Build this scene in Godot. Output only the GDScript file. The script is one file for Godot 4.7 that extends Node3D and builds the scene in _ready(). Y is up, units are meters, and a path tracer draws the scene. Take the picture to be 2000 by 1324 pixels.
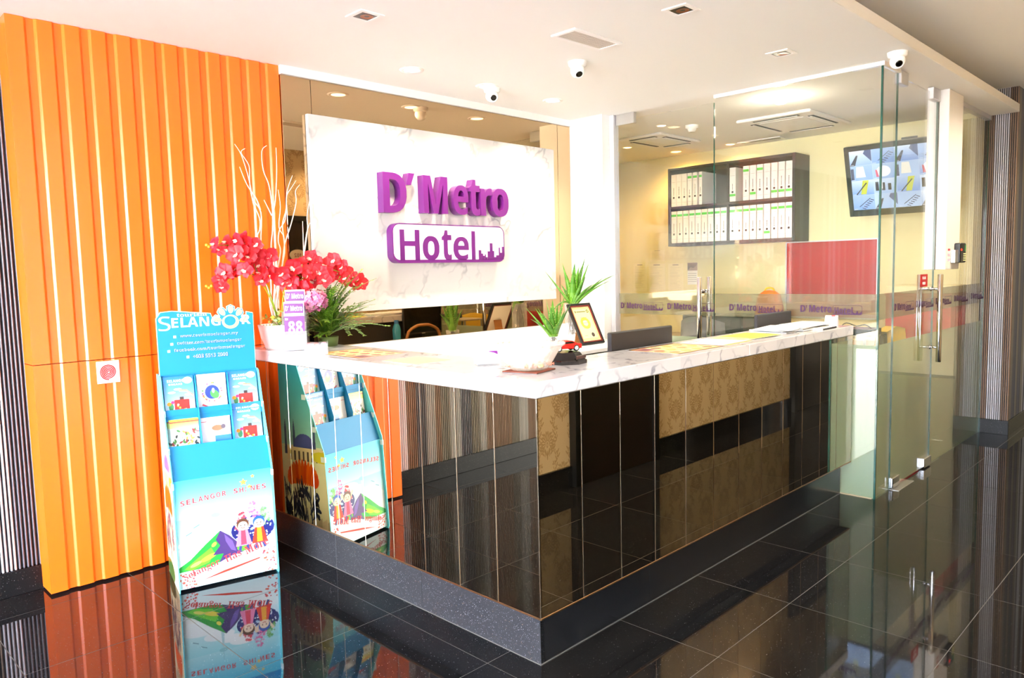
extends Node3D
# A hotel lobby: L-shaped reception counter, orange cladding, marble sign board, glass-fronted back office.
# x runs along the sign wall to the right, y is up, z comes out of the sign wall towards the viewer. Metres.

const TWIGS := [
	[Vector3(-0.074,2.104,-1.972),Vector3(-0.040,2.058,-1.979),Vector3(-0.019,1.973,-1.969),Vector3(-0.001,1.887,-1.969),Vector3(0.018,1.817,-1.991),Vector3(0.050,1.738,-1.993),Vector3(0.030,1.676,-1.960),Vector3(0.027,1.641,-1.983),Vector3(0.053,1.567,-1.984),Vector3(0.063,1.484,-1.954),Vector3(0.085,1.409,-1.974),Vector3(0.082,1.273,-1.974)],
	[Vector3(-0.034,2.082,-1.939),Vector3(-0.051,2.061,-1.954),Vector3(-0.016,1.999,-1.947),Vector3(-0.007,1.923,-1.967),Vector3(-0.007,1.835,-1.947),Vector3(0.031,1.763,-1.938),Vector3(0.030,1.617,-1.952),Vector3(0.038,1.558,-1.943)],
	[Vector3(-0.064,1.989,-1.952),Vector3(-0.045,1.902,-1.924),Vector3(0.005,1.834,-1.931),Vector3(0.031,1.778,-1.943)],
	[Vector3(0.104,2.115,-1.978),Vector3(0.082,2.086,-1.993),Vector3(0.079,1.989,-1.983),Vector3(0.104,1.909,-1.977),Vector3(0.120,1.784,-1.984),Vector3(0.110,1.679,-1.975),Vector3(0.108,1.590,-1.996),Vector3(0.110,1.499,-1.980),Vector3(0.112,1.271,-1.992)],
	[Vector3(0.134,2.102,-1.938),Vector3(0.132,1.981,-1.940),Vector3(0.132,1.829,-1.971),Vector3(0.111,1.761,-1.970)],
	[Vector3(0.144,1.888,-1.957),Vector3(0.163,1.801,-1.978),Vector3(0.145,1.694,-1.970),Vector3(0.178,1.635,-1.983),Vector3(0.157,1.498,-1.975),Vector3(0.102,1.332,-1.975),Vector3(0.095,1.272,-1.975)],
	[Vector3(0.066,1.832,-1.966),Vector3(0.100,1.752,-1.957)],
	[Vector3(0.214,1.964,-1.926),Vector3(0.181,1.873,-1.935),Vector3(0.160,1.737,-1.925),Vector3(0.125,1.677,-1.928),Vector3(0.111,1.617,-1.923),Vector3(0.127,1.558,-1.936),Vector3(0.093,1.408,-1.942),Vector3(0.078,1.273,-1.942)],
	[Vector3(0.256,1.944,-1.966),Vector3(0.222,1.900,-1.962),Vector3(0.196,1.861,-1.964),Vector3(0.195,1.787,-1.978),Vector3(0.167,1.710,-1.972),Vector3(0.182,1.636,-1.992),Vector3(0.168,1.559,-1.967),Vector3(0.153,1.483,-1.977),Vector3(0.126,1.332,-1.980),Vector3(0.114,1.271,-1.980)],
	[Vector3(0.289,1.926,-1.987),Vector3(0.243,1.886,-1.955),Vector3(0.241,1.825,-1.950),Vector3(0.225,1.713,-1.986),Vector3(0.171,1.619,-1.957),Vector3(0.168,1.574,-1.973),Vector3(0.142,1.438,-1.969),Vector3(0.109,1.294,-1.969)],
	[Vector3(0.352,1.864,-1.990),Vector3(0.315,1.761,-1.971),Vector3(0.311,1.683,-1.967),Vector3(0.299,1.529,-2.000),Vector3(0.264,1.381,-1.981),Vector3(0.164,1.268,-1.981)],
	[Vector3(0.279,1.728,-1.958),Vector3(0.261,1.603,-1.931),Vector3(0.269,1.520,-1.946)],
	[Vector3(0.287,1.716,-1.896),Vector3(0.276,1.664,-1.916),Vector3(0.240,1.541,-1.896)],
	[Vector3(0.046,1.417,-1.967),Vector3(0.066,1.349,-1.967),Vector3(0.070,1.273,-1.967)],
	[Vector3(0.152,1.361,-1.988),Vector3(0.169,1.291,-1.988)]]
const BLOOMS_A := [Vector3(-0.263,1.598,-1.850),Vector3(-0.217,1.573,-1.907),Vector3(-0.185,1.611,-1.890),Vector3(-0.185,1.570,-1.869),Vector3(-0.150,1.615,-1.849),Vector3(-0.098,1.626,-1.894),Vector3(-0.141,1.590,-1.906),Vector3(-0.140,1.563,-1.823),Vector3(-0.074,1.581,-1.879),Vector3(-0.075,1.591,-1.814),Vector3(-0.105,1.534,-1.820),Vector3(-0.081,1.509,-1.872),Vector3(-0.048,1.548,-1.864),Vector3(-0.008,1.523,-1.858),Vector3(0.013,1.535,-1.846),Vector3(-0.034,1.453,-1.850),Vector3(0.005,1.481,-1.854),Vector3(-0.033,1.420,-1.848),Vector3(-0.178,1.546,-1.816),Vector3(-0.161,1.477,-1.859),Vector3(-0.213,1.464,-1.867),Vector3(-0.247,1.389,-1.838),Vector3(-0.167,1.456,-1.886),Vector3(-0.234,1.425,-1.880),Vector3(-0.138,1.470,-1.812),Vector3(-0.041,1.494,-1.858),Vector3(-0.110,1.596,-1.855)]
const BLOOMS_B := [Vector3(0.287,1.529,-1.909),Vector3(0.302,1.504,-1.868),Vector3(0.150,1.479,-1.852),Vector3(0.226,1.492,-1.908),Vector3(0.227,1.435,-1.848),Vector3(0.242,1.456,-1.847),Vector3(0.162,1.428,-1.904),Vector3(0.134,1.394,-1.847),Vector3(0.116,1.416,-1.863),Vector3(0.069,1.442,-1.842),Vector3(0.098,1.408,-1.875),Vector3(0.336,1.444,-1.839),Vector3(0.294,1.455,-1.836),Vector3(0.370,1.491,-1.908),Vector3(0.440,1.499,-1.904),Vector3(0.382,1.516,-1.842),Vector3(0.423,1.479,-1.814),Vector3(0.436,1.445,-1.885),Vector3(0.475,1.444,-1.864),Vector3(0.508,1.425,-1.851),Vector3(0.492,1.398,-1.878),Vector3(0.560,1.405,-1.874),Vector3(0.546,1.378,-1.879),Vector3(0.575,1.387,-1.873),Vector3(0.454,1.417,-1.850),Vector3(0.268,1.404,-1.880),Vector3(0.289,1.416,-1.872),Vector3(0.181,1.363,-1.833),Vector3(0.184,1.354,-1.907),Vector3(0.226,1.370,-1.853),Vector3(0.237,1.300,-1.836),Vector3(0.254,1.330,-1.879),Vector3(0.406,1.427,-1.888),Vector3(0.318,1.411,-1.830)]
const CAM_BASIS := Basis(Vector3(0.70233, -0.02408, 0.71145), Vector3(0.08067, 0.99568, -0.04593), Vector3(-0.70727, 0.08965, 0.70124))
const CAM_POS := Vector3(-1.84941, 1.43054, 1.72504)
const CAM_FOV := 48.5930


const HC := 2.582          # underside of the lowered ceiling
const XG := 2.834          # plane of the glass wall
const ZG := 0.143          # plane of the glass door front
const ZS := -2.115         # plane of the bronze mirror
const TOP := 1.054         # counter top
const UND := 0.997         # underside of the counter top
const ORD := ["first", "second", "third", "fourth", "fifth", "sixth", "seventh", "eighth", "ninth", "tenth", "eleventh", "twelfth", "thirteenth", "fourteenth", "fifteenth", "sixteenth", "seventeenth", "eighteenth"]

var M := {}
var rng := RandomNumberGenerator.new()

# ------------------------------------------------------------------ helpers
func numbered(n: String, parent: Node) -> String:
	if not parent.has_node(n):
		return n
	var i := 1
	while parent.has_node("%s_%03d" % [n, i]):
		i += 1
	return "%s_%03d" % [n, i]

func tag(o: Node, label := "", category := "", group := "", kind := "") -> Node:
	if label: o.set_meta("label", label)
	if category: o.set_meta("category", category)
	if group: o.set_meta("group", group)
	if kind: o.set_meta("kind", kind)
	return o

func thing(n: String, label: String, category: String, at := Vector3.ZERO, turn := 0.0, group := "", kind := "") -> Node3D:
	var o := Node3D.new()
	o.name = numbered(n, self)
	add_child(o, true)
	o.position = at
	o.rotation.y = turn
	tag(o, label, category, group, kind)
	return o

func put(n: String, mesh: Mesh, m: Material, parent: Node = self, xf := Transform3D()) -> MeshInstance3D:
	var o := MeshInstance3D.new()
	o.name = numbered(n, parent)
	o.mesh = mesh
	if m: o.material_override = m
	o.transform = xf
	parent.add_child(o, true)
	return o

func st_new(flat := true) -> SurfaceTool:
	var st := SurfaceTool.new()
	st.begin(Mesh.PRIMITIVE_TRIANGLES)
	st.set_smooth_group(-1 if flat else 0)
	return st

func done(st: SurfaceTool) -> ArrayMesh:
	st.generate_normals()
	return st.commit()

func obj(n: String, st: SurfaceTool, m: Material, parent: Node = self, xf := Transform3D()) -> MeshInstance3D:
	return put(n, done(st), m, parent, xf)

func tri(st: SurfaceTool, a: Vector3, b: Vector3, c: Vector3) -> void:   # counter-clockwise seen from outside
	st.add_vertex(a); st.add_vertex(c); st.add_vertex(b)

func quad(st: SurfaceTool, a: Vector3, b: Vector3, c: Vector3, d: Vector3) -> void:
	tri(st, a, b, c); tri(st, a, c, d)

func uvtri(st: SurfaceTool, v: Array, uv: Array) -> void:
	for i in [0, 2, 1]:
		st.set_uv(uv[i]); st.add_vertex(v[i])

# a box with its edges chamfered by b, put through xf
func cbox(st: SurfaceTool, c: Vector3, s: Vector3, b := 0.002, xf := Transform3D()) -> void:
	var h := s * 0.5
	b = minf(b, minf(h.x, minf(h.y, h.z)) * 0.9)
	var f := func(p: Vector3) -> Vector3: return xf * (c + p)
	for ax in 3:
		var u := (ax + 1) % 3
		var w := (ax + 2) % 3
		for sg in [-1.0, 1.0]:
			var q := []
			for k in [[-1, -1], [1, -1], [1, 1], [-1, 1]]:
				var p := Vector3()
				p[ax] = sg * h[ax]; p[u] = k[0] * (h[u] - b); p[w] = k[1] * (h[w] - b)
				q.append(f.call(p))
			if sg > 0: quad(st, q[0], q[1], q[2], q[3])
			else: quad(st, q[3], q[2], q[1], q[0])
			if b > 0.0:
				for sw in [-1.0, 1.0]:     # edge between face ax,sg and face u,sw
					var e := []
					for k in [-1.0, 1.0]:
						var p1 := Vector3(); var p2 := Vector3()
						p1[ax] = sg * h[ax]; p1[u] = sw * (h[u] - b); p1[w] = k * (h[w] - b)
						p2[ax] = sg * (h[ax] - b); p2[u] = sw * h[u]; p2[w] = k * (h[w] - b)
						e.append(f.call(p1)); e.append(f.call(p2))
					if sg * sw > 0: quad(st, e[0], e[1], e[3], e[2])
					else: quad(st, e[2], e[3], e[1], e[0])
	if b > 0.0:
		for i in 8:
			var s3 := Vector3(1 if i & 1 else -1, 1 if i & 2 else -1, 1 if i & 4 else -1)
			var a: Vector3 = f.call(Vector3(s3.x * h.x, s3.y * (h.y - b), s3.z * (h.z - b)))
			var d: Vector3 = f.call(Vector3(s3.x * (h.x - b), s3.y * h.y, s3.z * (h.z - b)))
			var e2: Vector3 = f.call(Vector3(s3.x * (h.x - b), s3.y * (h.y - b), s3.z * h.z))
			if s3.x * s3.y * s3.z > 0: tri(st, a, d, e2)
			else: tri(st, a, e2, d)

func span(st: SurfaceTool, a: Vector3, b: Vector3, bev := 0.002) -> void:
	cbox(st, (a + b) * 0.5, (b - a).abs(), bev)

func slab(n: String, a: Vector3, b: Vector3, m: Material, parent: Node = self, bev := 0.002) -> MeshInstance3D:
	var st := st_new()
	var c := (a + b) * 0.5
	cbox(st, Vector3.ZERO, (b - a).abs(), bev)
	return obj(n, st, m, parent, Transform3D(Basis(), c))

func structure(n: String, a: Vector3, b: Vector3, m: Material, label: String, category: String) -> MeshInstance3D:
	var o := slab(n, a, b, m, self, 0.0)
	tag(o, label, category, "", "structure")
	return o

# profile: points (radius, height), bottom to top
func lathe(st: SurfaceTool, prof: Array, segs := 24, xf := Transform3D(), wave := 0.0, waves := 0) -> void:
	for i in prof.size() - 1:
		var p0: Vector2 = prof[i]
		var p1: Vector2 = prof[i + 1]
		for k in segs:
			var a0 := TAU * k / segs
			var a1 := TAU * (k + 1) / segs
			var g := func(p: Vector2, a: float) -> Vector3:
				var r := p.x * (1.0 + wave * sin(a * waves))
				return xf * Vector3(r * cos(a), p.y, -r * sin(a))
			var A: Vector3 = g.call(p0, a0); var B: Vector3 = g.call(p0, a1); var C: Vector3 = g.call(p1, a1); var D: Vector3 = g.call(p1, a0)
			if p0.x > 1e-6: tri(st, A, B, C)
			if p1.x > 1e-6: tri(st, A, C, D)

func tube(st: SurfaceTool, pts: Array, r0: float, r1: float, segs := 6, smooth := 3) -> void:
	var P := []
	if pts.size() > 2 and smooth > 1:
		var cv := Curve3D.new()
		for i in pts.size():
			var t: Vector3 = (pts[mini(i + 1, pts.size() - 1)] - pts[maxi(i - 1, 0)]) / 6.0
			cv.add_point(pts[i], -t, t)
		var n := (pts.size() - 1) * smooth
		for i in n + 1:
			var f := float(i) / n * (pts.size() - 1)
			P.append(cv.sample(mini(int(f), pts.size() - 2), f - mini(int(f), pts.size() - 2)))
	else:
		P = pts
	var prev := []
	var up := Vector3(0.3, 0.2, 1).normalized()
	for i in P.size():
		var d: Vector3 = (P[mini(i + 1, P.size() - 1)] - P[maxi(i - 1, 0)]).normalized()
		if absf(d.dot(up)) > 0.95: up = Vector3(1, 0.1, 0.2).normalized()
		var u := d.cross(up).normalized()
		var w := u.cross(d).normalized()
		up = w
		var r := lerpf(r0, r1, float(i) / (P.size() - 1))
		var ring := []
		for k in segs:
			var a := TAU * k / segs
			ring.append(P[i] + (u * cos(a) + w * sin(a)) * r)
		if prev:
			for k in segs:
				quad(st, prev[k], prev[(k + 1) % segs], ring[(k + 1) % segs], ring[k])
		else:
			for k in range(1, segs - 1): tri(st, ring[0], ring[k + 1], ring[k])
		prev = ring
	for k in range(1, segs - 1): tri(st, prev[0], prev[k], prev[k + 1])

# outline in x,y, pushed from z0 to z1
func prism(st: SurfaceTool, poly: PackedVector2Array, z0: float, z1: float, xf := Transform3D()) -> void:
	if Geometry2D.is_polygon_clockwise(poly):
		poly.reverse()
	var idx := Geometry2D.triangulate_polygon(poly)
	for i in range(0, idx.size(), 3):
		var a := poly[idx[i]]; var b := poly[idx[i + 1]]; var c := poly[idx[i + 2]]
		if (b - a).cross(c - a) < 0:
			var t := b; b = c; c = t
		tri(st, xf * Vector3(a.x, a.y, z1), xf * Vector3(b.x, b.y, z1), xf * Vector3(c.x, c.y, z1))
		tri(st, xf * Vector3(a.x, a.y, z0), xf * Vector3(c.x, c.y, z0), xf * Vector3(b.x, b.y, z0))
	for i in poly.size():
		var a := poly[i]; var b := poly[(i + 1) % poly.size()]
		quad(st, xf * Vector3(a.x, a.y, z0), xf * Vector3(b.x, b.y, z0), xf * Vector3(b.x, b.y, z1), xf * Vector3(a.x, a.y, z1))

func rrect(x0: float, y0: float, x1: float, y1: float, r: float, n := 6) -> PackedVector2Array:
	var p := PackedVector2Array()
	for k in 4:
		var c := Vector2(x1 - r if k in [0, 3] else x0 + r, y1 - r if k < 2 else y0 + r)
		for i in n + 1:
			var a := PI / 2 * (k + float(i) / n)
			p.append(c + Vector2(cos(a), sin(a)) * r)
	return p

func ring(st: SurfaceTool, outer: PackedVector2Array, inner: PackedVector2Array, z0: float, z1: float) -> void:
	var n := outer.size()
	for i in n:
		var j := (i + 1) % n
		var a := outer[i]; var b := outer[j]; var c := inner[j]; var d := inner[i]
		quad(st, Vector3(a.x, a.y, z1), Vector3(b.x, b.y, z1), Vector3(c.x, c.y, z1), Vector3(d.x, d.y, z1))
		quad(st, Vector3(a.x, a.y, z0), Vector3(b.x, b.y, z0), Vector3(b.x, b.y, z1), Vector3(a.x, a.y, z1))
		quad(st, Vector3(c.x, c.y, z0), Vector3(d.x, d.y, z0), Vector3(d.x, d.y, z1), Vector3(c.x, c.y, z1))

var fonts := {}
func glyphs(s: String, bold: bool, serif := false) -> TextMesh:
	var key := "%s%s" % [bold, serif]
	if not fonts.has(key):
		var f := SystemFont.new()
		f.font_names = PackedStringArray(["Droid Serif" if serif else "Droid Sans"])
		f.font_weight = 700 if bold else 400
		fonts[key] = f
	var t := TextMesh.new()
	t.font = fonts[key]
	t.font_size = 64
	t.pixel_size = 0.01
	t.depth = 0.1
	t.curve_step = 2.0
	t.text = s
	return t

# lettering whose box has its lower left corner at x,y; w and h are the size of the box (w 0: in proportion)
func write(st: SurfaceTool, s: String, x: float, y: float, w: float, h: float, z0: float, z1: float, xf := Transform3D(), bold := true, serif := false, middle := false) -> void:
	var t := glyphs(s, bold, serif)
	var bb := t.get_aabb()
	var sy := h / bb.size.y
	var sx := w / bb.size.x if w > 0.0 else sy
	if middle: x -= sx * bb.size.x * 0.5
	var sz := (z1 - z0) / bb.size.z
	var k := Transform3D(Basis.from_scale(Vector3(sx, sy, sz)), Vector3(x - bb.position.x * sx, y - bb.position.y * sy, z0 - bb.position.z * sz))
	st.append_from(t, 0, xf * k)

func label_obj(n: String, lines: Array, m: Material, parent: Node, xf := Transform3D()) -> MeshInstance3D:
	# lines: [text, x, y, w, h, bold, middle]
	var st := st_new()
	for l in lines:
		write(st, l[0], l[1], l[2], l[3], l[4], 0.0, 0.0006, Transform3D(), l[5], false, l[6])
	return put(n, st.commit(), m, parent, xf)

# thin card with a print on its face (local +z), lower edge at the origin, thickness behind
func card(n: String, parent: Node, xf: Transform3D, w: float, h: float, t: float, print_mat: Material, side_mat: Material) -> MeshInstance3D:
	var st := st_new()
	var a := Vector3(-w / 2, 0, 0); var b := Vector3(w / 2, 0, 0); var c := Vector3(w / 2, h, 0); var d := Vector3(-w / 2, h, 0)
	uvtri(st, [a, b, c], [Vector2(0, 1), Vector2(1, 1), Vector2(1, 0)])
	uvtri(st, [a, c, d], [Vector2(0, 1), Vector2(1, 0), Vector2(0, 0)])
	st.generate_normals()
	var mesh := st.commit()
	mesh.surface_set_material(0, print_mat)
	var s2 := st_new()
	cbox(s2, Vector3(0, h / 2, -t / 2 - 0.0001), Vector3(w, h, t), 0.0)
	s2.generate_normals()
	s2.commit(mesh)
	mesh.surface_set_material(1, side_mat)
	return put(n, mesh, null, parent, xf)

func lin(c: Color) -> Color: return c.srgb_to_linear()

# ------------------------------------------------------------------ drawn pictures (prints and screens only)
class Art:
	var im: Image
	var w: int
	var h: int
	func _init(w_: int, h_: int, c: Color):
		w = w_; h = h_
		im = Image.create(w, h, false, Image.FORMAT_RGB8)
		im.fill(c)
	func box(x0: float, y0: float, x1: float, y1: float, c: Color) -> void:
		var r := Rect2i(int(x0 * w), int(y0 * h), maxi(1, int(x1 * w) - int(x0 * w)), maxi(1, int(y1 * h) - int(y0 * h)))
		im.fill_rect(r, c)
	func fade(x0: float, y0: float, x1: float, y1: float, a: Color, b: Color) -> void:
		var n := maxi(1, int((y1 - y0) * h))
		for i in n:
			im.fill_rect(Rect2i(int(x0 * w), int(y0 * h) + i, int((x1 - x0) * w), 1), a.lerp(b, float(i) / n))
	func poly(pts: Array, c: Color) -> void:
		var lo := 1e9; var hi := -1e9
		for p in pts:
			lo = minf(lo, p.y * h); hi = maxf(hi, p.y * h)
		for y in range(maxi(0, int(lo)), mini(h, int(hi) + 1)):
			var xs := []
			var yy := y + 0.5
			for i in pts.size():
				var a: Vector2 = pts[i] * Vector2(w, h); var b: Vector2 = pts[(i + 1) % pts.size()] * Vector2(w, h)
				if (a.y <= yy) != (b.y <= yy):
					xs.append(a.x + (yy - a.y) / (b.y - a.y) * (b.x - a.x))
			xs.sort()
			for i in range(0, xs.size() - 1, 2):
				var x0 := clampi(int(round(xs[i])), 0, w); var x1 := clampi(int(round(xs[i + 1])), 0, w)
				if x1 > x0: im.fill_rect(Rect2i(x0, y, x1 - x0, 1), c)
	func ell(cx: float, cy: float, rx: float, ry: float, c: Color, turn := 0.0) -> void:
		var p := []
		for i in 20:
			var v := Vector2(cos(TAU * i / 20) * rx, sin(TAU * i / 20) * ry).rotated(turn)
			p.append(Vector2(cx, cy) + v)
		poly(p, c)
	func line(pts: Array, t: float, c: Color) -> void:
		for i in pts.size() - 1:
			var a: Vector2 = pts[i]; var b: Vector2 = pts[i + 1]
			var n := (b - a).orthogonal().normalized() * t * 0.5
			poly([a + n, b + n, b - n, a - n], c)
	func star(cx: float, cy: float, r: float, c: Color) -> void:
		var p := []
		for i in 10:
			p.append(Vector2(cx, cy) + Vector2(sin(TAU * i / 10), -cos(TAU * i / 10) * float(w) / h) * (r if i % 2 == 0 else r * 0.45))
		poly(p, c)
	func tex() -> ImageTexture:
		im.generate_mipmaps()
		return ImageTexture.create_from_image(im)

func std(c: Color, rough := 0.5, metal := 0.0, spec := 0.5) -> StandardMaterial3D:
	var m := StandardMaterial3D.new()
	m.albedo_color = c
	m.roughness = rough
	m.metallic = metal
	m.metallic_specular = spec
	return m

func printed(t: Texture2D, rough := 0.45) -> StandardMaterial3D:
	var m := std(Color.WHITE, rough)
	m.albedo_texture = t
	return m

func triplanar(m: StandardMaterial3D, t: Texture2D, scale: Vector3, offset := Vector3.ZERO) -> StandardMaterial3D:
	m.albedo_texture = t
	m.uv1_triplanar = true
	m.uv1_world_triplanar = true
	m.uv1_scale = scale
	m.uv1_offset = offset
	m.uv1_triplanar_sharpness = 8.0
	return m

func glass(alpha: float, c := Color(0.75, 0.9, 0.82), rough := 0.0) -> StandardMaterial3D:
	var m := std(Color(c.r, c.g, c.b, alpha), rough)
	m.transparency = BaseMaterial3D.TRANSPARENCY_ALPHA
	return m

func lamp_mat(c: Color, e: float) -> StandardMaterial3D:
	var m := std(c, 0.5)
	m.emission_enabled = true
	m.emission = c
	m.emission_energy_multiplier = e
	return m

# ------------------------------------------------------------------ materials
func granite(seed_: int, base: float, n: int) -> ImageTexture:
	var a := Art.new(512, 512, Color(base, base, base * 1.04))
	rng.seed = seed_
	for i in 9000:
		var v := base * rng.randf_range(0.6, 1.7)
		a.im.set_pixel(rng.randi() % 512, rng.randi() % 512, Color(v, v, v * 1.05))
	for i in n:
		var v := pow(rng.randf(), 2.6) * (0.85 if base > 0.15 else 0.62) + (0.22 if base > 0.15 else 0.16)
		var c := Color(v, v, v * 1.03)
		if rng.randf() < 0.12: c = Color(v, v * 0.8, v * 0.6)
		var x := rng.randi() % 511; var y := rng.randi() % 511
		a.im.set_pixel(x, y, c)
		if rng.randf() < 0.6: a.im.set_pixel(x + 1, y, c * 0.8)
		if rng.randf() < 0.6: a.im.set_pixel(x, y + 1, c * 0.8)
	return a.tex()

func marble(seed_: int, grey: float, n: int) -> ImageTexture:
	var a := Art.new(640, 640, Color(0.93, 0.925, 0.92))
	var f := FastNoiseLite.new()
	f.seed = seed_; f.frequency = 0.006; f.fractal_octaves = 4
	var g := FastNoiseLite.new()
	g.seed = seed_ + 5; g.frequency = 0.004; g.fractal_octaves = 3
	for y in 640:
		for x in 640:
			var v := 1.0 - absf(f.get_noise_2d(x * 1.0 + y * 0.6, y * 0.9 - x * 0.35)) * 9.0
			var w := clampf(g.get_noise_2d(x, y) * 2.2 + 0.25, 0.0, 1.0)
			var k := clampf(v, 0.0, 1.0) * w * grey + clampf(g.get_noise_2d(y + 900, x) * 1.3, 0.0, 1.0) * grey * 0.25
			a.im.set_pixel(x, y, Color(0.93 - k * 0.24, 0.925 - k * 0.24, 0.925 - k * 0.21))
	return a.tex()

func damask() -> ImageTexture:
	var a := Art.new(256, 384, Color(0.84, 0.74, 0.57))
	rng.seed = 77
	for i in 9000:
		var v := rng.randf_range(0.94, 1.05)
		a.im.set_pixel(rng.randi() % 256, rng.randi() % 384, Color(0.84 * v, 0.74 * v, 0.57 * v))
	var c := Color(0.70, 0.585, 0.41)
	for o in [Vector2(0.5, 0.27), Vector2(0.0, 0.77), Vector2(1.0, 0.77), Vector2(0.0, -0.23), Vector2(1.0, -0.23), Vector2(0.5, 1.27)]:
		for s in [-1.0, 1.0]:
			for k in 5:      # a fan of plumes
				var t: float = s * (0.15 + k * 0.42)
				var d := Vector2(sin(t) * 0.13, -cos(t) * 0.11)
				a.ell(o.x + d.x, o.y + d.y, 0.030, 0.075, c, t)
				a.ell(o.x + d.x * 0.9, o.y + d.y * 0.9, 0.009, 0.05, Color(0.84, 0.74, 0.57), t)
			for k in 9:      # scrolling stem with leaves
				var u := k / 8.0
				var p: Vector2 = o + Vector2(s * (0.10 + 0.22 * sin(u * 2.8)), 0.05 + u * 0.27)
				a.ell(p.x, p.y, 0.014, 0.022, c, u * s * 2.0)
				if k % 2 == 1:
					a.ell(p.x + s * 0.05, p.y - 0.01, 0.05, 0.015, c, -s * 0.7)
					a.ell(p.x - s * 0.045, p.y + 0.012, 0.04, 0.013, c, s * 0.9)
			a.ell(o.x + s * 0.05, o.y + 0.12, 0.018, 0.06, c, s * 0.5)
		for s2 in [-1.0, 1.0]:
			for k in 7:      # outer acanthus fronds that fill the ground
				var u := k / 6.0
				var q: Vector2 = o + Vector2(s2 * (0.20 + 0.07 * sin(u * 5.0)), -0.16 + u * 0.30)
				a.ell(q.x, q.y, 0.045, 0.016, c, s2 * (0.9 - u * 1.6))
				a.ell(q.x - s2 * 0.06, q.y + 0.02, 0.034, 0.011, c, -s2 * (0.5 + u))
				a.ell(q.x + s2 * 0.055, q.y - 0.015, 0.012, 0.026, c, s2 * u)
		a.ell(o.x, o.y + 0.02, 0.028, 0.045, c)
		a.ell(o.x, o.y + 0.02, 0.012, 0.02, Color(0.84, 0.74, 0.57))
		a.ell(o.x, o.y + 0.17, 0.02, 0.07, c)
	return a.tex()

func woodgrain(c0: Color, c1: Color) -> ImageTexture:
	var a := Art.new(256, 256, c0)
	var f := FastNoiseLite.new()
	f.seed = 9; f.frequency = 0.02
	for y in 256:
		for x in 256:
			var v := f.get_noise_2d(x * 0.4, y * 6.0) * 0.5 + 0.5
			a.im.set_pixel(x, y, c0.lerp(c1, v))
	return a.tex()

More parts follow.
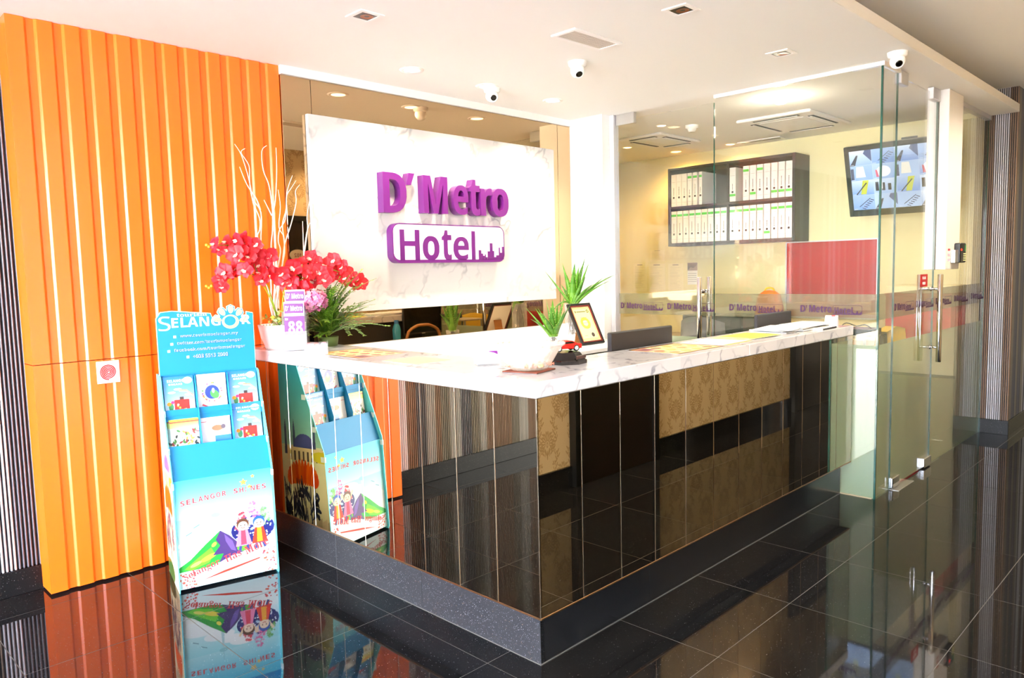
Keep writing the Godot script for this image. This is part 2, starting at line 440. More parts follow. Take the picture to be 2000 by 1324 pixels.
func make_materials() -> void:
	M.granite = triplanar(std(Color.WHITE, 0.03, 0.0, 0.5), granite(1, 0.10, 1500), Vector3.ONE / 0.61)
	M.granite_b = triplanar(std(Color(0.95, 0.95, 0.97), 0.03, 0.0, 0.5), granite(2, 0.105, 1800), Vector3.ONE / 0.67)
	M.granite_c = triplanar(std(Color(1.0, 0.98, 0.96), 0.035, 0.0, 0.5), granite(3, 0.095, 1300), Vector3.ONE / 0.57)
	M.plinth_dark = std(Color(0.105, 0.11, 0.12), 0.18)
	M.plinth = triplanar(std(Color(1.0, 1.0, 1.02), 0.28, 0.0, 0.5), granite(4, 0.17, 7000), Vector3.ONE / 0.55)
	M.grout = std(Color(0.36, 0.35, 0.335), 0.8)
	M.ceiling = std(Color(0.93, 0.925, 0.915), 0.9)
	M.white = std(Color(0.94, 0.93, 0.925), 0.6)
	M.white_gloss = std(Color(0.95, 0.95, 0.95), 0.25)
	M.orange = std(Color(1.0, 0.415, 0.07), 0.3)
	M.orange.clearcoat_enabled = true
	M.orange.clearcoat = 0.15
	M.orange.clearcoat_roughness = 0.06
	M.slats = std(Color.WHITE, 0.38, 0.15)
	M.slats.vertex_color_use_as_albedo = true
	M.dark_back = std(Color(0.07, 0.07, 0.08), 0.7)
	M.bronze = std(Color(0.72, 0.62, 0.48), 0.015, 1.0)
	M.tinted = std(Color(0.77, 0.72, 0.63), 0.012, 1.0)
	M.gold = std(Color(0.62, 0.48, 0.35), 0.35, 1.0)
	M.chrome = std(Color(0.86, 0.86, 0.87), 0.08, 1.0)
	M.steel = std(Color(0.80, 0.80, 0.80), 0.28, 0.9)
	M.alu = std(Color(0.82, 0.82, 0.84), 0.4, 0.5)
	M.marble = triplanar(std(Color(0.90, 0.90, 0.91), 0.12), marble(3, 1.0, 0), Vector3.ONE / 0.9)
	M.sign_marble = triplanar(std(Color(0.86, 0.85, 0.84), 0.2), marble(11, 0.8, 0), Vector3.ONE / 1.25)
	M.purple = std(Color(0.40, 0.11, 0.44), 0.32)
	M.purple_face = std(Color(0.38, 0.10, 0.42), 0.35)
	M.purple_ink = std(Color(0.24, 0.05, 0.28), 0.6)
	M.glass = glass(0.02, Color(0.62, 0.80, 0.62))
	M.glass_edge = std(Color(0.05, 0.28, 0.24), 0.1)
	M.frost = glass(0.74, Color(0.55, 0.66, 0.58), 0.55)
	M.frost.backlight_enabled = true
	M.frost.backlight = Color(0.95, 0.98, 0.88)
	M.band = glass(0.48, Color(0.48, 0.44, 0.30), 0.55)
	M.acrylic = glass(0.10, Color(0.9, 0.92, 0.95))
	M.damask = triplanar(std(Color.WHITE, 0.6), damask(), Vector3(1.0 / 0.30, 1.0 / 0.45, 1.0 / 0.30))
	M.black = std(Color(0.035, 0.033, 0.032), 0.35)
	M.black_gloss = std(Color(0.02, 0.02, 0.022), 0.08)
	M.screen_off = std(Color(0.012, 0.012, 0.014), 0.12)
	M.charcoal = std(Color(0.17, 0.16, 0.165), 0.5)
	M.door_wood = triplanar(std(Color.WHITE, 0.3), woodgrain(Color(0.075, 0.045, 0.035), Color(0.12, 0.07, 0.05)), Vector3.ONE)
	M.shelf_wood = triplanar(std(Color.WHITE, 0.5), woodgrain(Color(0.12, 0.07, 0.06), Color(0.19, 0.11, 0.095)), Vector3.ONE)
	M.light_wood = triplanar(std(Color.WHITE, 0.5), woodgrain(Color(0.62, 0.40, 0.20), Color(0.78, 0.54, 0.30)), Vector3.ONE * 2)
	M.office_wall = std(Color(0.90, 0.86, 0.66), 0.8)
	M.office_desk = std(Color(0.75, 0.68, 0.55), 0.5)
	M.tan_wall = std(Color(0.50, 0.45, 0.33), 0.8)
	M.paper = std(Color(0.95, 0.95, 0.94), 0.7)
	M.grey_line = std(Color(0.45, 0.45, 0.47), 0.7)
	M.red_cloth = std(Color(0.66, 0.10, 0.13), 0.85)
	M.red = std(Color(0.72, 0.02, 0.04), 0.4)
	M.red_car = std(Color(0.9, 0.12, 0.10), 0.2)
	M.green_label = std(Color(0.28, 0.78, 0.25), 0.6)
	M.yellow = std(Color(0.95, 0.78, 0.12), 0.7)
	M.cyan = std(Color(0.0, 0.50, 0.74), 0.55)
	M.cyan_light = std(Color(0.40, 0.86, 0.92), 0.5)
	M.pale = std(Color(0.85, 0.95, 0.97), 0.6)
	M.white_ink = std(Color(0.97, 0.98, 0.98), 0.6)
	M.navy_ink = std(Color(0.06, 0.22, 0.45), 0.6)
	M.red_ink = std(Color(0.82, 0.22, 0.25), 0.6)
	M.pavement = std(Color(0.78, 0.76, 0.72), 0.9)
	M.skirting = triplanar(std(Color.WHITE, 0.25, 0.0, 0.25), granite(6, 0.09, 2600), Vector3.ONE / 0.6)
	M.twig = std(Color(0.97, 0.93, 0.86), 0.6)
	M.petals = std(Color.WHITE, 0.55)
	M.petals.vertex_color_use_as_albedo = true
	M.petals.backlight_enabled = true
	M.petals.backlight = Color(0.35, 0.35, 0.35)
	M.leaf = std(Color.WHITE, 0.42)
	M.leaf.vertex_color_use_as_albedo = true
	M.stem = std(Color(0.50, 0.62, 0.12), 0.5)
	M.bowl = glass(0.26, Color(0.90, 0.86, 0.80), 0.03)
	M.copper = std(Color(0.55, 0.30, 0.14), 0.35, 0.7)
	M.water = glass(0.2, Color(0.35, 0.75, 0.85))

# ------------------------------------------------------------------ light
func spot(n: String, at: Vector3, e: float, c: Color, angle := 55.0, size := 0.04) -> void:
	var l := SpotLight3D.new()
	l.name = n
	add_child(l, true)
	l.position = at
	l.rotation_degrees.x = -90
	l.light_color = c
	l.light_energy = e
	l.spot_angle = angle
	l.spot_angle_attenuation = 0.7
	l.spot_range = 12.0
	l.spot_attenuation = 2.0
	l.light_size = size
	l.shadow_enabled = true

func _ready() -> void:
	rng.seed = 1
	# camera
	var cam := Camera3D.new()
	cam.name = "camera"
	add_child(cam)
	cam.transform = Transform3D(CAM_BASIS, CAM_POS)
	cam.fov = CAM_FOV
	cam.near = 0.05
	cam.far = 200.0
	cam.current = true
	# sky: a bright overcast day outside the open shop front on the left
	var sky := ProceduralSkyMaterial.new()
	sky.sky_top_color = Color(0.80, 0.86, 0.95)
	sky.sky_horizon_color = Color(0.97, 0.98, 1.0)
	sky.ground_bottom_color = Color(0.55, 0.54, 0.52)
	sky.ground_horizon_color = Color(0.85, 0.85, 0.84)
	sky.sky_energy_multiplier = 4.6
	sky.ground_energy_multiplier = 4.0
	var env := Environment.new()
	env.background_mode = Environment.BG_SKY
	env.sky = Sky.new()
	env.sky.sky_material = sky
	env.tonemap_mode = Environment.TONE_MAPPER_LINEAR
	env.tonemap_exposure = 1.42
	env.sdfgi_enabled = true
	env.ssao_enabled = true
	env.ssil_enabled = true
	var we := WorldEnvironment.new()
	we.name = "world"
	we.environment = env
	add_child(we)
	# the sun stands high behind the building and only strikes the pavement outside
	var sun := DirectionalLight3D.new()
	sun.name = "sun"
	add_child(sun)
	sun.rotation_degrees = Vector3(-58, 75, 0)
	sun.light_color = Color(1.0, 0.96, 0.9)
	sun.light_energy = 34.0
	sun.light_angular_distance = 0.5
	sun.sky_mode = DirectionalLight3D.SKY_MODE_LIGHT_ONLY
	sun.shadow_enabled = true
	make_materials()
	build_shell()
	build_walls()
	build_ceiling_things()
	build_counter()
	build_sign()
	build_glass()
	build_office()
	build_stand()
	build_counter_things()
	build_plants()

# ------------------------------------------------------------------ setting
func build_shell() -> void:
	var floor_ := tag(Node3D.new(), "black polished granite floor of large square tiles with pale joints", "floor", "", "structure")
	floor_.name = "floor"
	add_child(floor_)
	slab("mortar_bed", Vector3(-6.0, -0.15, -3.6), Vector3(9.0, -0.0006, 4.0), M.grout, floor_, 0.0)
	var st := []
	for v in 3:
		var s := st_new()
		cbox(s, Vector3.ZERO, Vector3(0.5974, 0.012, 0.5974), 0.0004)
		st.append(done(s))
	var mats := [M.granite, M.granite_b, M.granite_c]
	rng.seed = 4
	for i in range(-11, 15):
		for j in range(-6, 6):
			var x := 0.5423 + 0.6 * i + 0.3
			var z := 0.3811 + 0.6 * j + 0.3
			if x < -5.5 or x > 8.4 or z > 3.6 or (x > 3.0 and z < -0.3) or z < -2.6: continue
			var k := rng.randi() % 3
			put("tile", st[k], mats[k], floor_, Transform3D(Basis(), Vector3(x, -0.006 + rng.randf_range(-0.0002, 0.0002), z)))
	structure("floor_office", Vector3(XG, -0.003, -3.4), Vector3(5.3, 0.004, ZG - 0.02), M.office_desk, "beige floor of the office behind the glass wall", "floor")
	structure("pavement", Vector3(-40, -0.25, -30), Vector3(-6.0, -0.05, 30), M.pavement, "pale pavement outside the open shop front", "pavement")
	# lowered ceiling with its floating edge, and the higher ceiling to its right
	var c := tag(Node3D.new(), "lowered white ceiling over the reception counter", "ceiling", "", "structure")
	c.name = "ceiling"
	add_child(c)
	slab("ceiling_board", Vector3(-6.0, HC, -3.5), Vector3(5.262, HC + 0.062, 0.345), M.ceiling, c, 0.003)
	slab("ceiling_upstand", Vector3(-6.0, HC + 0.0625, -3.5), Vector3(5.29, HC + 0.35, -0.25), M.ceiling, c, 0.0)
	structure("ceiling_high", Vector3(-6.0, 2.785, -0.26), Vector3(9.0, 2.95, 4.0), M.ceiling, "higher white ceiling beyond the edge of the lowered one", "ceiling")
	structure("ceiling_corridor", Vector3(5.29, 2.786, -3.5), Vector3(9.0, 2.95, -0.25), M.ceiling, "white ceiling over the end of the corridor", "ceiling")
	# enclosing walls out of view
	structure("wall_back", Vector3(-6.0, 0, -2.5), Vector3(XG, HC, -2.29), M.dark_back, "back wall behind the orange cladding and the mirror", "wall")
	structure("wall_front", Vector3(0.3, 0.0, 1.45), Vector3(6.2, 2.786, 1.65), M.damask, "beige damask papered wall opposite the counter", "wall")
	structure("wall_side", Vector3(0.3, 0.0, 1.65), Vector3(0.5, 2.786, 4.0), M.white, "white side wall behind the viewer", "wall")
	structure("wall_rear", Vector3(-6.0, 0.0, 3.6), Vector3(0.3, 2.786, 4.0), M.white, "white rear wall behind the viewer", "wall")
	structure("wall_end", Vector3(8.6, 0.0, -0.3), Vector3(9.0, 2.786, 4.0), M.tan_wall, "plain tan wall at the end of the corridor", "wall")
	structure("wall_outer", Vector3(6.2, 0.0, 3.6), Vector3(9.0, 2.786, 4.0), M.tan_wall, "plain tan wall of the side corridor", "wall")
	structure("wall_street", Vector3(-6.0, 2.5, -2.29), Vector3(-5.8, 2.95, 4.0), M.white, "white lintel over the open shop front", "wall")
	structure("pillar_street", Vector3(-6.0, 0.0, -2.5), Vector3(-5.6, 2.6, -2.1), M.white, "white pier at the left end of the shop front", "pillar")
	structure("pillar_street_right", Vector3(-6.0, 0.0, 3.2), Vector3(-5.6, 2.6, 3.6), M.white, "white pier at the right end of the shop front", "pillar")
	structure("baseboard_front", Vector3(0.3, 0.0, 1.432), Vector3(5.17, 0.14, 1.45), M.granite, "black granite skirting under the damask wall", "skirting")
	for d in [[1.87, 2.84, "102"], [5.17, 6.2, ""]]:
		var dr := tag(Node3D.new(), "dark brown door with an oval number plate in the damask wall" if d[2] else "plain dark brown door at the far end of the damask wall", "door", "", "structure")
		dr.name = "door_%d" % (2 if d[2] else 3)
		add_child(dr)
		slab("door_leaf", Vector3(d[0] + 0.06, 0.0, 1.415), Vector3(d[1] - 0.06, 2.02, 1.455), M.door_wood, dr)
		for x in [d[0], d[1] - 0.06]:
			slab("door_frame", Vector3(x, 0, 1.395), Vector3(x + 0.06, 2.08, 1.452), M.black, dr)
		slab("door_frame", Vector3(d[0], 2.02, 1.395), Vector3(d[1], 2.08, 1.452), M.black, dr)
		if d[2]:
			var s := st_new()
			var p := PackedVector2Array()
			for i in 32: p.append(Vector2(cos(TAU * i / 32) * 0.095, sin(TAU * i / 32) * 0.06))
			prism(s, p, 0.0, 0.006)
			var turn := Transform3D(Basis(Vector3.UP, PI), Vector3(2.33, 1.66, 1.414))
			var pl := obj("number_plate", s, std(Color(0.75, 0.68, 0.6), 0.4), dr, turn)
			label_obj("number", [[d[2], 0.0, -0.02, 0.0, 0.04, true, true]], std(Color(0.45, 0.18, 0.15), 0.5), pl, Transform3D(Basis(), Vector3(0, 0, 0.006)))
			var h := st_new()
			tube(h, [Vector3(1.99, 1.0, 1.415), Vector3(1.99, 1.0, 1.36), Vector3(2.10, 1.0, 1.36)], 0.01, 0.01, 8, 1)
			obj("door_handle", h, M.steel, dr)

# half-round vertical slats side by side: from p along dir (unit), n of them
func slat_row(st: SurfaceTool, p: Vector3, dir: Vector3, out: Vector3, n: int, pitch: float, y0: float, y1: float, seed_: int, plan := []) -> void:
	rng.seed = seed_
	var tones := [Color(0.80, 0.80, 0.83), Color(0.52, 0.43, 0.36), Color(0.38, 0.38, 0.41), Color(0.66, 0.65, 0.64), Color(0.50, 0.48, 0.44)]
	var k := 0
	var left := 0
	for i in n:
		if left == 0:
			k = [2, 0, 4, 1, 3, 2, 1][(i / 2 + rng.randi() % 3) % 7]
			left = rng.randi_range(3, 6)
			if plan:
				k = plan.pop_front()
				left = plan.pop_front()
		left -= 1
		var c: Color = tones[k]
		var v := rng.randf_range(0.9, 1.08)
		st.set_color(lin(Color(c.r * v, c.g * v, c.b * v)))
		var o := p + dir * pitch * i
		var prev := Vector3.ZERO
		for s in 6:
			var a := PI * s / 5.0
			var q := o + dir * pitch * (0.5 - 0.30 * cos(a)) + out * pitch * 0.75 * sin(a)
			if s > 0:
				var A := Vector3(prev.x, y0, prev.z); var B := Vector3(q.x, y0, q.z)
				var up := Vector3(0, y1 - y0, 0)
				if dir.cross(Vector3.UP).dot(out) > 0: quad(st, A, B, B + up, A + up)
				else: quad(st, B, A, A + up, B + up)
			prev = q

func slat_wall(parent: Node, p: Vector3, dir: Vector3, out: Vector3, n: int, pitch: float, y0: float, y1: float, seed_: int, plan := []) -> void:
	var st := st_new(false)
	slat_row(st, p, dir, out, n, pitch, y0, y1, seed_, plan)
	tag(obj("slats", st, M.slats, parent), "narrow vertical half-round slats in silver, bronze and slate", "", "", "stuff")

func build_walls() -> void:
	# ribbed wall at the left of the orange cladding
	var w := tag(Node3D.new(), "wall of narrow vertical grey and bronze slats left of the orange cladding", "wall", "", "structure") as Node3D
	w.name = "wall_left"
	add_child(w)
	slab("backing", Vector3(-5.6, 0, -2.30), Vector3(-0.98, HC, -2.284), M.dark_back, w, 0.0)
	slat_wall(w, Vector3(-0.985, 0, -2.284), Vector3(-1, 0, 0), Vector3(0, 0, 1), 275, 0.0166, 0.118, HC, 21, [2, 6, 0, 5, 1, 5, 2, 5])
	slab("skirting", Vector3(-5.6, 0.0, -2.284), Vector3(-0.98, 0.118, -2.262), M.skirting, w, 0.002)
	# orange cladding: ridge boards and grooves, upper and lower tier
	var f := tag(Node3D.new(), "glossy orange cladding of broad vertical ribs behind the brochure stand", "wall", "", "structure") as Node3D
	f.name = "wall_feature"
	add_child(f)
	var x0 := -0.995
	var pitch := 0.1086
	for tier in [[0.012, 1.062], [1.066, HC - 0.002]]:
		var y0: float = tier[0]; var y1: float = tier[1]
		for i in 12:
			var last := i == 11
			# one rib: rounded board face, sloping flanks, half a groove each side
			var prof := [Vector2(0, -0.010), Vector2(0.0075, -0.0022), Vector2(0.0095, -0.0007), Vector2(0.012, 0.0), Vector2(0.068, 0.0), Vector2(0.0705, -0.0007), Vector2(0.0725, -0.0025), Vector2(0.080, -0.010), Vector2(pitch, -0.010)]
			if i == 0: prof = [Vector2(0.0, 0.0)] + prof.slice(4)
			if last: prof = prof.slice(0, 4) + [Vector2(0.0735, 0.0)]
			var st := st_new()
			for k in prof.size() - 1:
				var a: Vector2 = prof[k]; var b: Vector2 = prof[k + 1]
				quad(st, Vector3(a.x, y0, a.y), Vector3(b.x, y0, b.y), Vector3(b.x, y1, b.y), Vector3(a.x, y1, a.y))
			st.set_smooth_group(-1)
			for k in prof.size() - 1:
				var a: Vector2 = prof[k]; var b: Vector2 = prof[k + 1]
				for y in [y0, y1]:
					quad(st, Vector3(a.x, y, a.y), Vector3(b.x, y, b.y), Vector3(b.x, y, -0.16), Vector3(a.x, y, -0.16))
			if i == 0: quad(st, Vector3(0, y0, -0.16), Vector3(0, y0, 0), Vector3(0, y1, 0), Vector3(0, y1, -0.16))
			if last: quad(st, Vector3(0.0735, y0, 0), Vector3(0.0735, y0, -0.16), Vector3(0.0735, y1, -0.16), Vector3(0.0735, y1, 0))
			obj("rib_panel", st, M.orange, f, Transform3D(Basis(), Vector3(x0 + pitch * i, 0, -2.125)))
	# mosquito-coil shaped notice
	var n := thing("notice_plate", "small white square plate with a red spiral fixed to the orange cladding", "notice", Vector3(-0.69, 0.95, -2.1235))
	slab("plate", Vector3(-0.05, 0, 0), Vector3(0.05, 0.105, 0.003), M.white_gloss, n, 0.001)
	var sp := st_new(false)
	var pts := []
	for i in 84:
		var a := i * 0.36
		pts.append(Vector3(cos(a) * (0.003 + 0.00112 * a), 0.0525 + sin(a) * (0.003 + 0.00112 * a), 0.003))
	tube(sp, pts, 0.0026, 0.0026, 6, 1)
	obj("spiral", sp, M.red, n)
	# bronze mirror in three panes and the trims round it
	var m := thing("wall_mirror", "bronze tinted wall mirror behind the marble sign board", "mirror", Vector3(0, 0, ZS))
	for q in [[0.276, 0.4592], [0.462, 2.5655], [2.5685, 2.713]]:
		slab("mirror_pane", Vector3(q[0], 1.018, -0.012), Vector3(q[1], 2.533, 0.0), M.bronze, m, 0.0015)
	slab("mirror_backing", Vector3(0.277, 1.018, -0.16), Vector3(2.713, 2.533, -0.0125), M.dark_back, m, 0.0)
	structure("trim_1", Vector3(0.275, 2.535, -2.28), Vector3(2.73, HC, ZS + 0.014), M.white, "white strip between the bronze mirror and the ceiling", "trim")
	structure("trim_2", Vector3(0.36, 0.9, -2.28), Vector3(2.714, 1.016, ZS + 0.004), M.white_gloss, "white splash panel under the bronze mirror", "trim")
	structure("pillar", Vector3(2.714, 0.0, -3.4), Vector3(2.874, HC, -1.80), M.white, "white pillar between the bronze mirror and the glass wall", "pillar")
	slab("trim_3", Vector3(2.80, 0.0, -1.80), Vector3(2.868, HC, -1.760), M.alu, self, 0.004)
	tag(get_node("trim_3"), "grey aluminium jamb where the glass wall meets the pillar", "trim", "", "structure")
	# ribbed column at the right end and the wall beyond it
	var c := tag(Node3D.new(), "ribbed column of dark silver and bronze slats at the right end of the glass front", "column", "", "structure") as Node3D
	c.name = "wall_right"
	add_child(c)
	slab("core", Vector3(5.285, 0, -0.24), Vector3(8.6, 2.785, 0.325), M.dark_back, c, 0.0)
	slat_wall(c, Vector3(5.285, 0, 0.338), Vector3(0, 0, -1), Vector3(-1, 0, 0), 40, 0.0146, 0.118, 2.785, 35, [1, 4, 0, 7, 1, 4, 2, 5])
	slat_wall(c, Vector3(5.285, 0, 0.325), Vector3(1, 0, 0), Vector3(0, 0, 1), 225, 0.0146, 0.118, 2.785, 36, [1, 2, 4, 5, 2, 8])
	slab("skirting", Vector3(5.262, 0, -0.24), Vector3(5.285, 0.118, 0.3445), M.skirting, c, 0.002)
	slab("skirting", Vector3(5.285, 0, 0.325), Vector3(8.6, 0.118, 0.3445), M.skirting, c, 0.002)

func build_ceiling_things() -> void:
	# square recessed fittings, unlit
	var where := ["near the left end of the ceiling, above the orange cladding", "nearest the long ceiling vent, at the top edge", "near the corner of the glass wall"]
	var i := 0
	for p in [Vector2(0.175, -1.155), Vector2(1.185, -0.165), Vector2(2.21, -0.175)]:
		var d := thing("recessed_downlight", "unlit square recessed downlight " + where[i], "downlight", Vector3(p.x, HC, p.y), 0.0, "unlit square downlights in the lowered ceiling")
		var st := st_new()
		for s in [-1, 1]:
			cbox(st, Vector3(s * 0.052, -0.002, 0), Vector3(0.022, 0.006, 0.126), 0.001)
			cbox(st, Vector3(0, -0.002, s * 0.052), Vector3(0.082, 0.006, 0.022), 0.001)
		obj("frame", st, M.white, d)
		slab("housing", Vector3(-0.041, -0.0035, -0.041), Vector3(0.041, -0.0005, 0.041), M.black, d, 0.0)
		var s2 := st_new(false)
		lathe(s2, [Vector2(0.030, -0.005), Vector2(0.026, -0.0042), Vector2(0.012, -0.0037)], 16, Transform3D(Basis(), Vector3(0.006, 0, 0.004)))
		obj("reflector", s2, M.copper, d)
		i += 1
	# round downlights over the sign, lit
	i = 0
	for x in [0.885, 1.47, 2.09]:
		var d := thing("round_downlight", ["leftmost of the three lit round downlights above the marble sign", "middle one of the three lit round downlights above the marble sign", "rightmost of the three lit round downlights above the marble sign"][i], "downlight", Vector3(x, HC, -1.735), 0.0, "lit round downlights above the sign")
		var st := st_new(false)
		lathe(st, [Vector2(0.046, -0.004), Vector2(0.052, -0.006), Vector2(0.068, -0.004), Vector2(0.070, 0.0)], 28)
		obj("rim", st, M.white, d)
		var s2 := st_new(false)
		lathe(s2, [Vector2(0.0, -0.0062), Vector2(0.03, -0.0055), Vector2(0.046, -0.0035)], 24)
		obj("bulb", s2, lamp_mat(Color(1.0, 0.90, 0.72), 7.0), d)
		spot("sign_light", Vector3(x, HC - 0.012, -1.735), 2.2, Color(1.0, 0.93, 0.82), 62.0, 0.05)
		i += 1
	# lit downlights in the higher ceiling, washing the papered wall
	i = 0
	for q in [[1.35, 1.05], [2.75, 1.05], [4.15, 1.05]]:
		var d := thing("wall_washer", ["first lit downlight in the higher ceiling in front of the damask wall", "second lit downlight in the higher ceiling in front of the damask wall", "third lit downlight in the higher ceiling in front of the damask wall"] [i], "downlight", Vector3(q[0], 2.785, q[1]), 0.0, "lit downlights in the higher ceiling")
		var st := st_new(false)
		lathe(st, [Vector2(0.046, -0.004), Vector2(0.052, -0.006), Vector2(0.068, -0.004), Vector2(0.070, 0.0)], 28)
		obj("rim", st, M.white, d)
		var s2 := st_new(false)
		lathe(s2, [Vector2(0.0, -0.0062), Vector2(0.03, -0.0055), Vector2(0.046, -0.0035)], 24)
		obj("bulb", s2, lamp_mat(Color(1.0, 0.93, 0.80), 7.0), d)
		spot("wash_light", Vector3(q[0], 2.772, q[1]), 2.7, Color(1.0, 0.94, 0.84), 75.0, 0.05)
		i += 1
	# long ceiling vent
	var v := thing("ceiling_vent", "long white slotted air vent set in the lowered ceiling", "vent", Vector3(1.20, HC, -0.715), -0.02)
	var fr := st_new()
	for s in [-1, 1]:
		cbox(fr, Vector3(0, -0.004, s * 0.068), Vector3(0.37, 0.010, 0.022), 0.002)
		cbox(fr, Vector3(s * 0.174, -0.004, 0), Vector3(0.022, 0.010, 0.114), 0.002)
	obj("frame", fr, M.white, v)
	slab("backing", Vector3(-0.163, -0.002, -0.057), Vector3(0.163, -0.0005, 0.057), std(Color(0.72, 0.68, 0.64), 0.8), v, 0.0)
	for k in 9:
		slab("slat", Vector3(-0.163, -0.007, -0.053 + k * 0.012), Vector3(0.163, -0.002, -0.046 + k * 0.012), std(Color(0.80, 0.76, 0.72), 0.6), v, 0.001)
	# dome cameras
	i = 0
	for q in [[Vector3(1.485, HC, -1.015), Vector3(-0.35, -1.0, 0.75), "white dome camera on the ceiling right of the sign, lens tilted down"], [Vector3(1.535, HC, -1.755), Vector3(-0.35, -0.55, 0.8), "white dome camera on the ceiling beside the lit downlights above the sign"], [Vector3(2.70, HC, 0.262), Vector3(-0.62, -0.62, 0.5), "white dome camera at the corner of the glass wall by the ceiling edge"]]:
		var d := thing("dome_camera", q[2], "camera", q[0], 0.0, "white dome cameras on the ceiling")
		var st := st_new(false)
		lathe(st, [Vector2(0.0, -0.030), Vector2(0.040, -0.030), Vector2(0.050, -0.022), Vector2(0.053, 0.0)], 28)
		obj("base", st, M.white_gloss, d)
		var look: Vector3 = (q[1] as Vector3).normalized()
		var b := Basis.looking_at(look, Vector3.UP)
		b = Basis(b.x, -b.z, b.y)
		var s2 := st_new(false)
		var prof := []
		for k in 12:
			var a := -PI / 2 + PI * 0.80 * k / 11.0
			prof.append(Vector2(cos(a) * 0.041, sin(a) * 0.041))
		prof.append(Vector2(0.021, 0.031)); prof.append(Vector2(0.0, 0.029))
		var ball := Transform3D(b, Vector3(0, -0.048, 0))
		lathe(s2, prof, 28, ball)
		obj("ball", s2, M.white_gloss, d)
		var s3 := st_new(false)
		lathe(s3, [Vector2(0.019, 0.0312), Vector2(0.016, 0.034), Vector2(0.010, 0.0335), Vector2(0.0, 0.0345)], 20, ball)
		obj("lens", s3, M.black_gloss, d)
		i += 1

# ------------------------------------------------------------------ reception counter
func build_counter() -> void:
	var c := thing("reception_counter", "L-shaped reception counter of bronze mirror panels under a white marble top", "counter", Vector3.ZERO)
	var hp := 0.2135
	# plinth slabs
	for q in [[Vector3(0.0634, 0, -0.75), Vector3(0.085, hp - 0.006, -0.0634)], [Vector3(0.0634, 0, -1.42), Vector3(0.085, hp - 0.006, -0.752)], [Vector3(0.0634, 0, -2.10), Vector3(0.085, hp - 0.006, -1.422)]]:
		slab("plinth_slab", q[0], q[1], M.plinth, c, 0.0012)
	for k in 4:
		slab("plinth_slab", Vector3(0.0645 + k * 0.6922, 0, -0.085), Vector3(0.0645 + k * 0.6922 + 0.6905, hp - 0.006, -0.0634), M.plinth_dark, c, 0.0012)
	slab("sealant_strip", Vector3(0.0634, 0.0002, -0.0632), Vector3(2.83, 0.003, -0.0602), M.grout, c, 0.0)
	slab("sealant_strip", Vector3(0.0602, 0.0002, -2.10), Vector3(0.0632, 0.003, -0.0602), M.grout, c, 0.0)
	# carcass
	var st := st_new()
	span(st, Vector3(0.086, 0.0, -2.11), Vector3(0.36, 0.2, -0.086), 0.0)
	span(st, Vector3(0.36, 0.0, -0.34), Vector3(2.83, 0.2, -0.086), 0.0)
	span(st, Vector3(0.010, hp - 0.004, -2.11), Vector3(0.36, UND - 0.001, -0.010), 0.0)
	span(st, Vector3(0.36, hp - 0.004, -0.34), Vector3(2.83, UND - 0.001, -0.010), 0.0)
	obj("carcass", st, M.charcoal, c)
	# mirror panels and the gold strips between them
	var g := st_new()
	for k in 10:
		var z1 := -0.2125 * k
		var z0 := maxf(z1 - 0.2125, -2.108)
		slab("mirror_panel", Vector3(0.0, hp + 0.003, z0 + 0.0014), Vector3(0.009, UND - 0.001, z1 - (0.0014 if k else 0.0)), M.tinted, c, 0.0012)
		if k: slab("joint_strip", Vector3(0.0012, hp + 0.002, z1 - 0.0014), Vector3(0.009, UND - 0.001, z1 + 0.0014), M.gold, c, 0.0)
	for k in 12:
		var x0 := 0.2358 * k
		slab("mirror_panel", Vector3(x0 + 0.0016, hp + 0.003, -0.009), Vector3(x0 + 0.2342, UND - 0.001, 0.0), M.tinted, c, 0.0012)
		if k: slab("joint_strip", Vector3(x0 - 0.0012, hp + 0.002, -0.009), Vector3(x0 + 0.0016, UND - 0.001, -0.0005), M.gold, c, 0.0)
	slab("edge_strip", Vector3(-0.0005, hp - 0.004, -2.108), Vector3(0.010, hp + 0.003, 0.0), M.gold, c, 0.001)
	slab("edge_strip", Vector3(0.0, hp - 0.004, -0.010), Vector3(2.83, hp + 0.003, 0.0005), M.gold, c, 0.001)
	# top slabs
	slab("top_slab", Vector3(-0.004, UND, -2.118), Vector3(0.40, TOP, -0.3615), M.marble, c, 0.003)
	slab("top_slab", Vector3(-0.004, UND, -0.361), Vector3(1.5105, TOP, 0.004), M.marble, c, 0.003)
	slab("top_slab", Vector3(1.511, UND, -0.361), Vector3(2.828, TOP, 0.004), M.marble, c, 0.003)
	# staff side: desk shelf
	slab("staff_shelf", Vector3(0.40, 0.72, -0.55), Vector3(2.80, 0.75, -0.342), M.office_desk, c, 0.002)
	# rear counter under the mirror
	var r := thing("rear_counter", "low white counter against the wall under the bronze mirror", "counter", Vector3.ZERO)
	slab("top", Vector3(0.42, 0.872, -2.108), Vector3(2.70, 0.90, -1.40), M.white_gloss, r, 0.003)
	slab("body", Vector3(0.44, 0.0, -2.06), Vector3(2.70, 0.871, -1.44), M.black, r, 0.0)
	for k in 4:
		slab("cupboard_door", Vector3(0.45 + k * 0.552, 0.08, -1.44), Vector3(0.45 + k * 0.552 + 0.548, 0.86, -1.42), M.charcoal, r, 0.002)

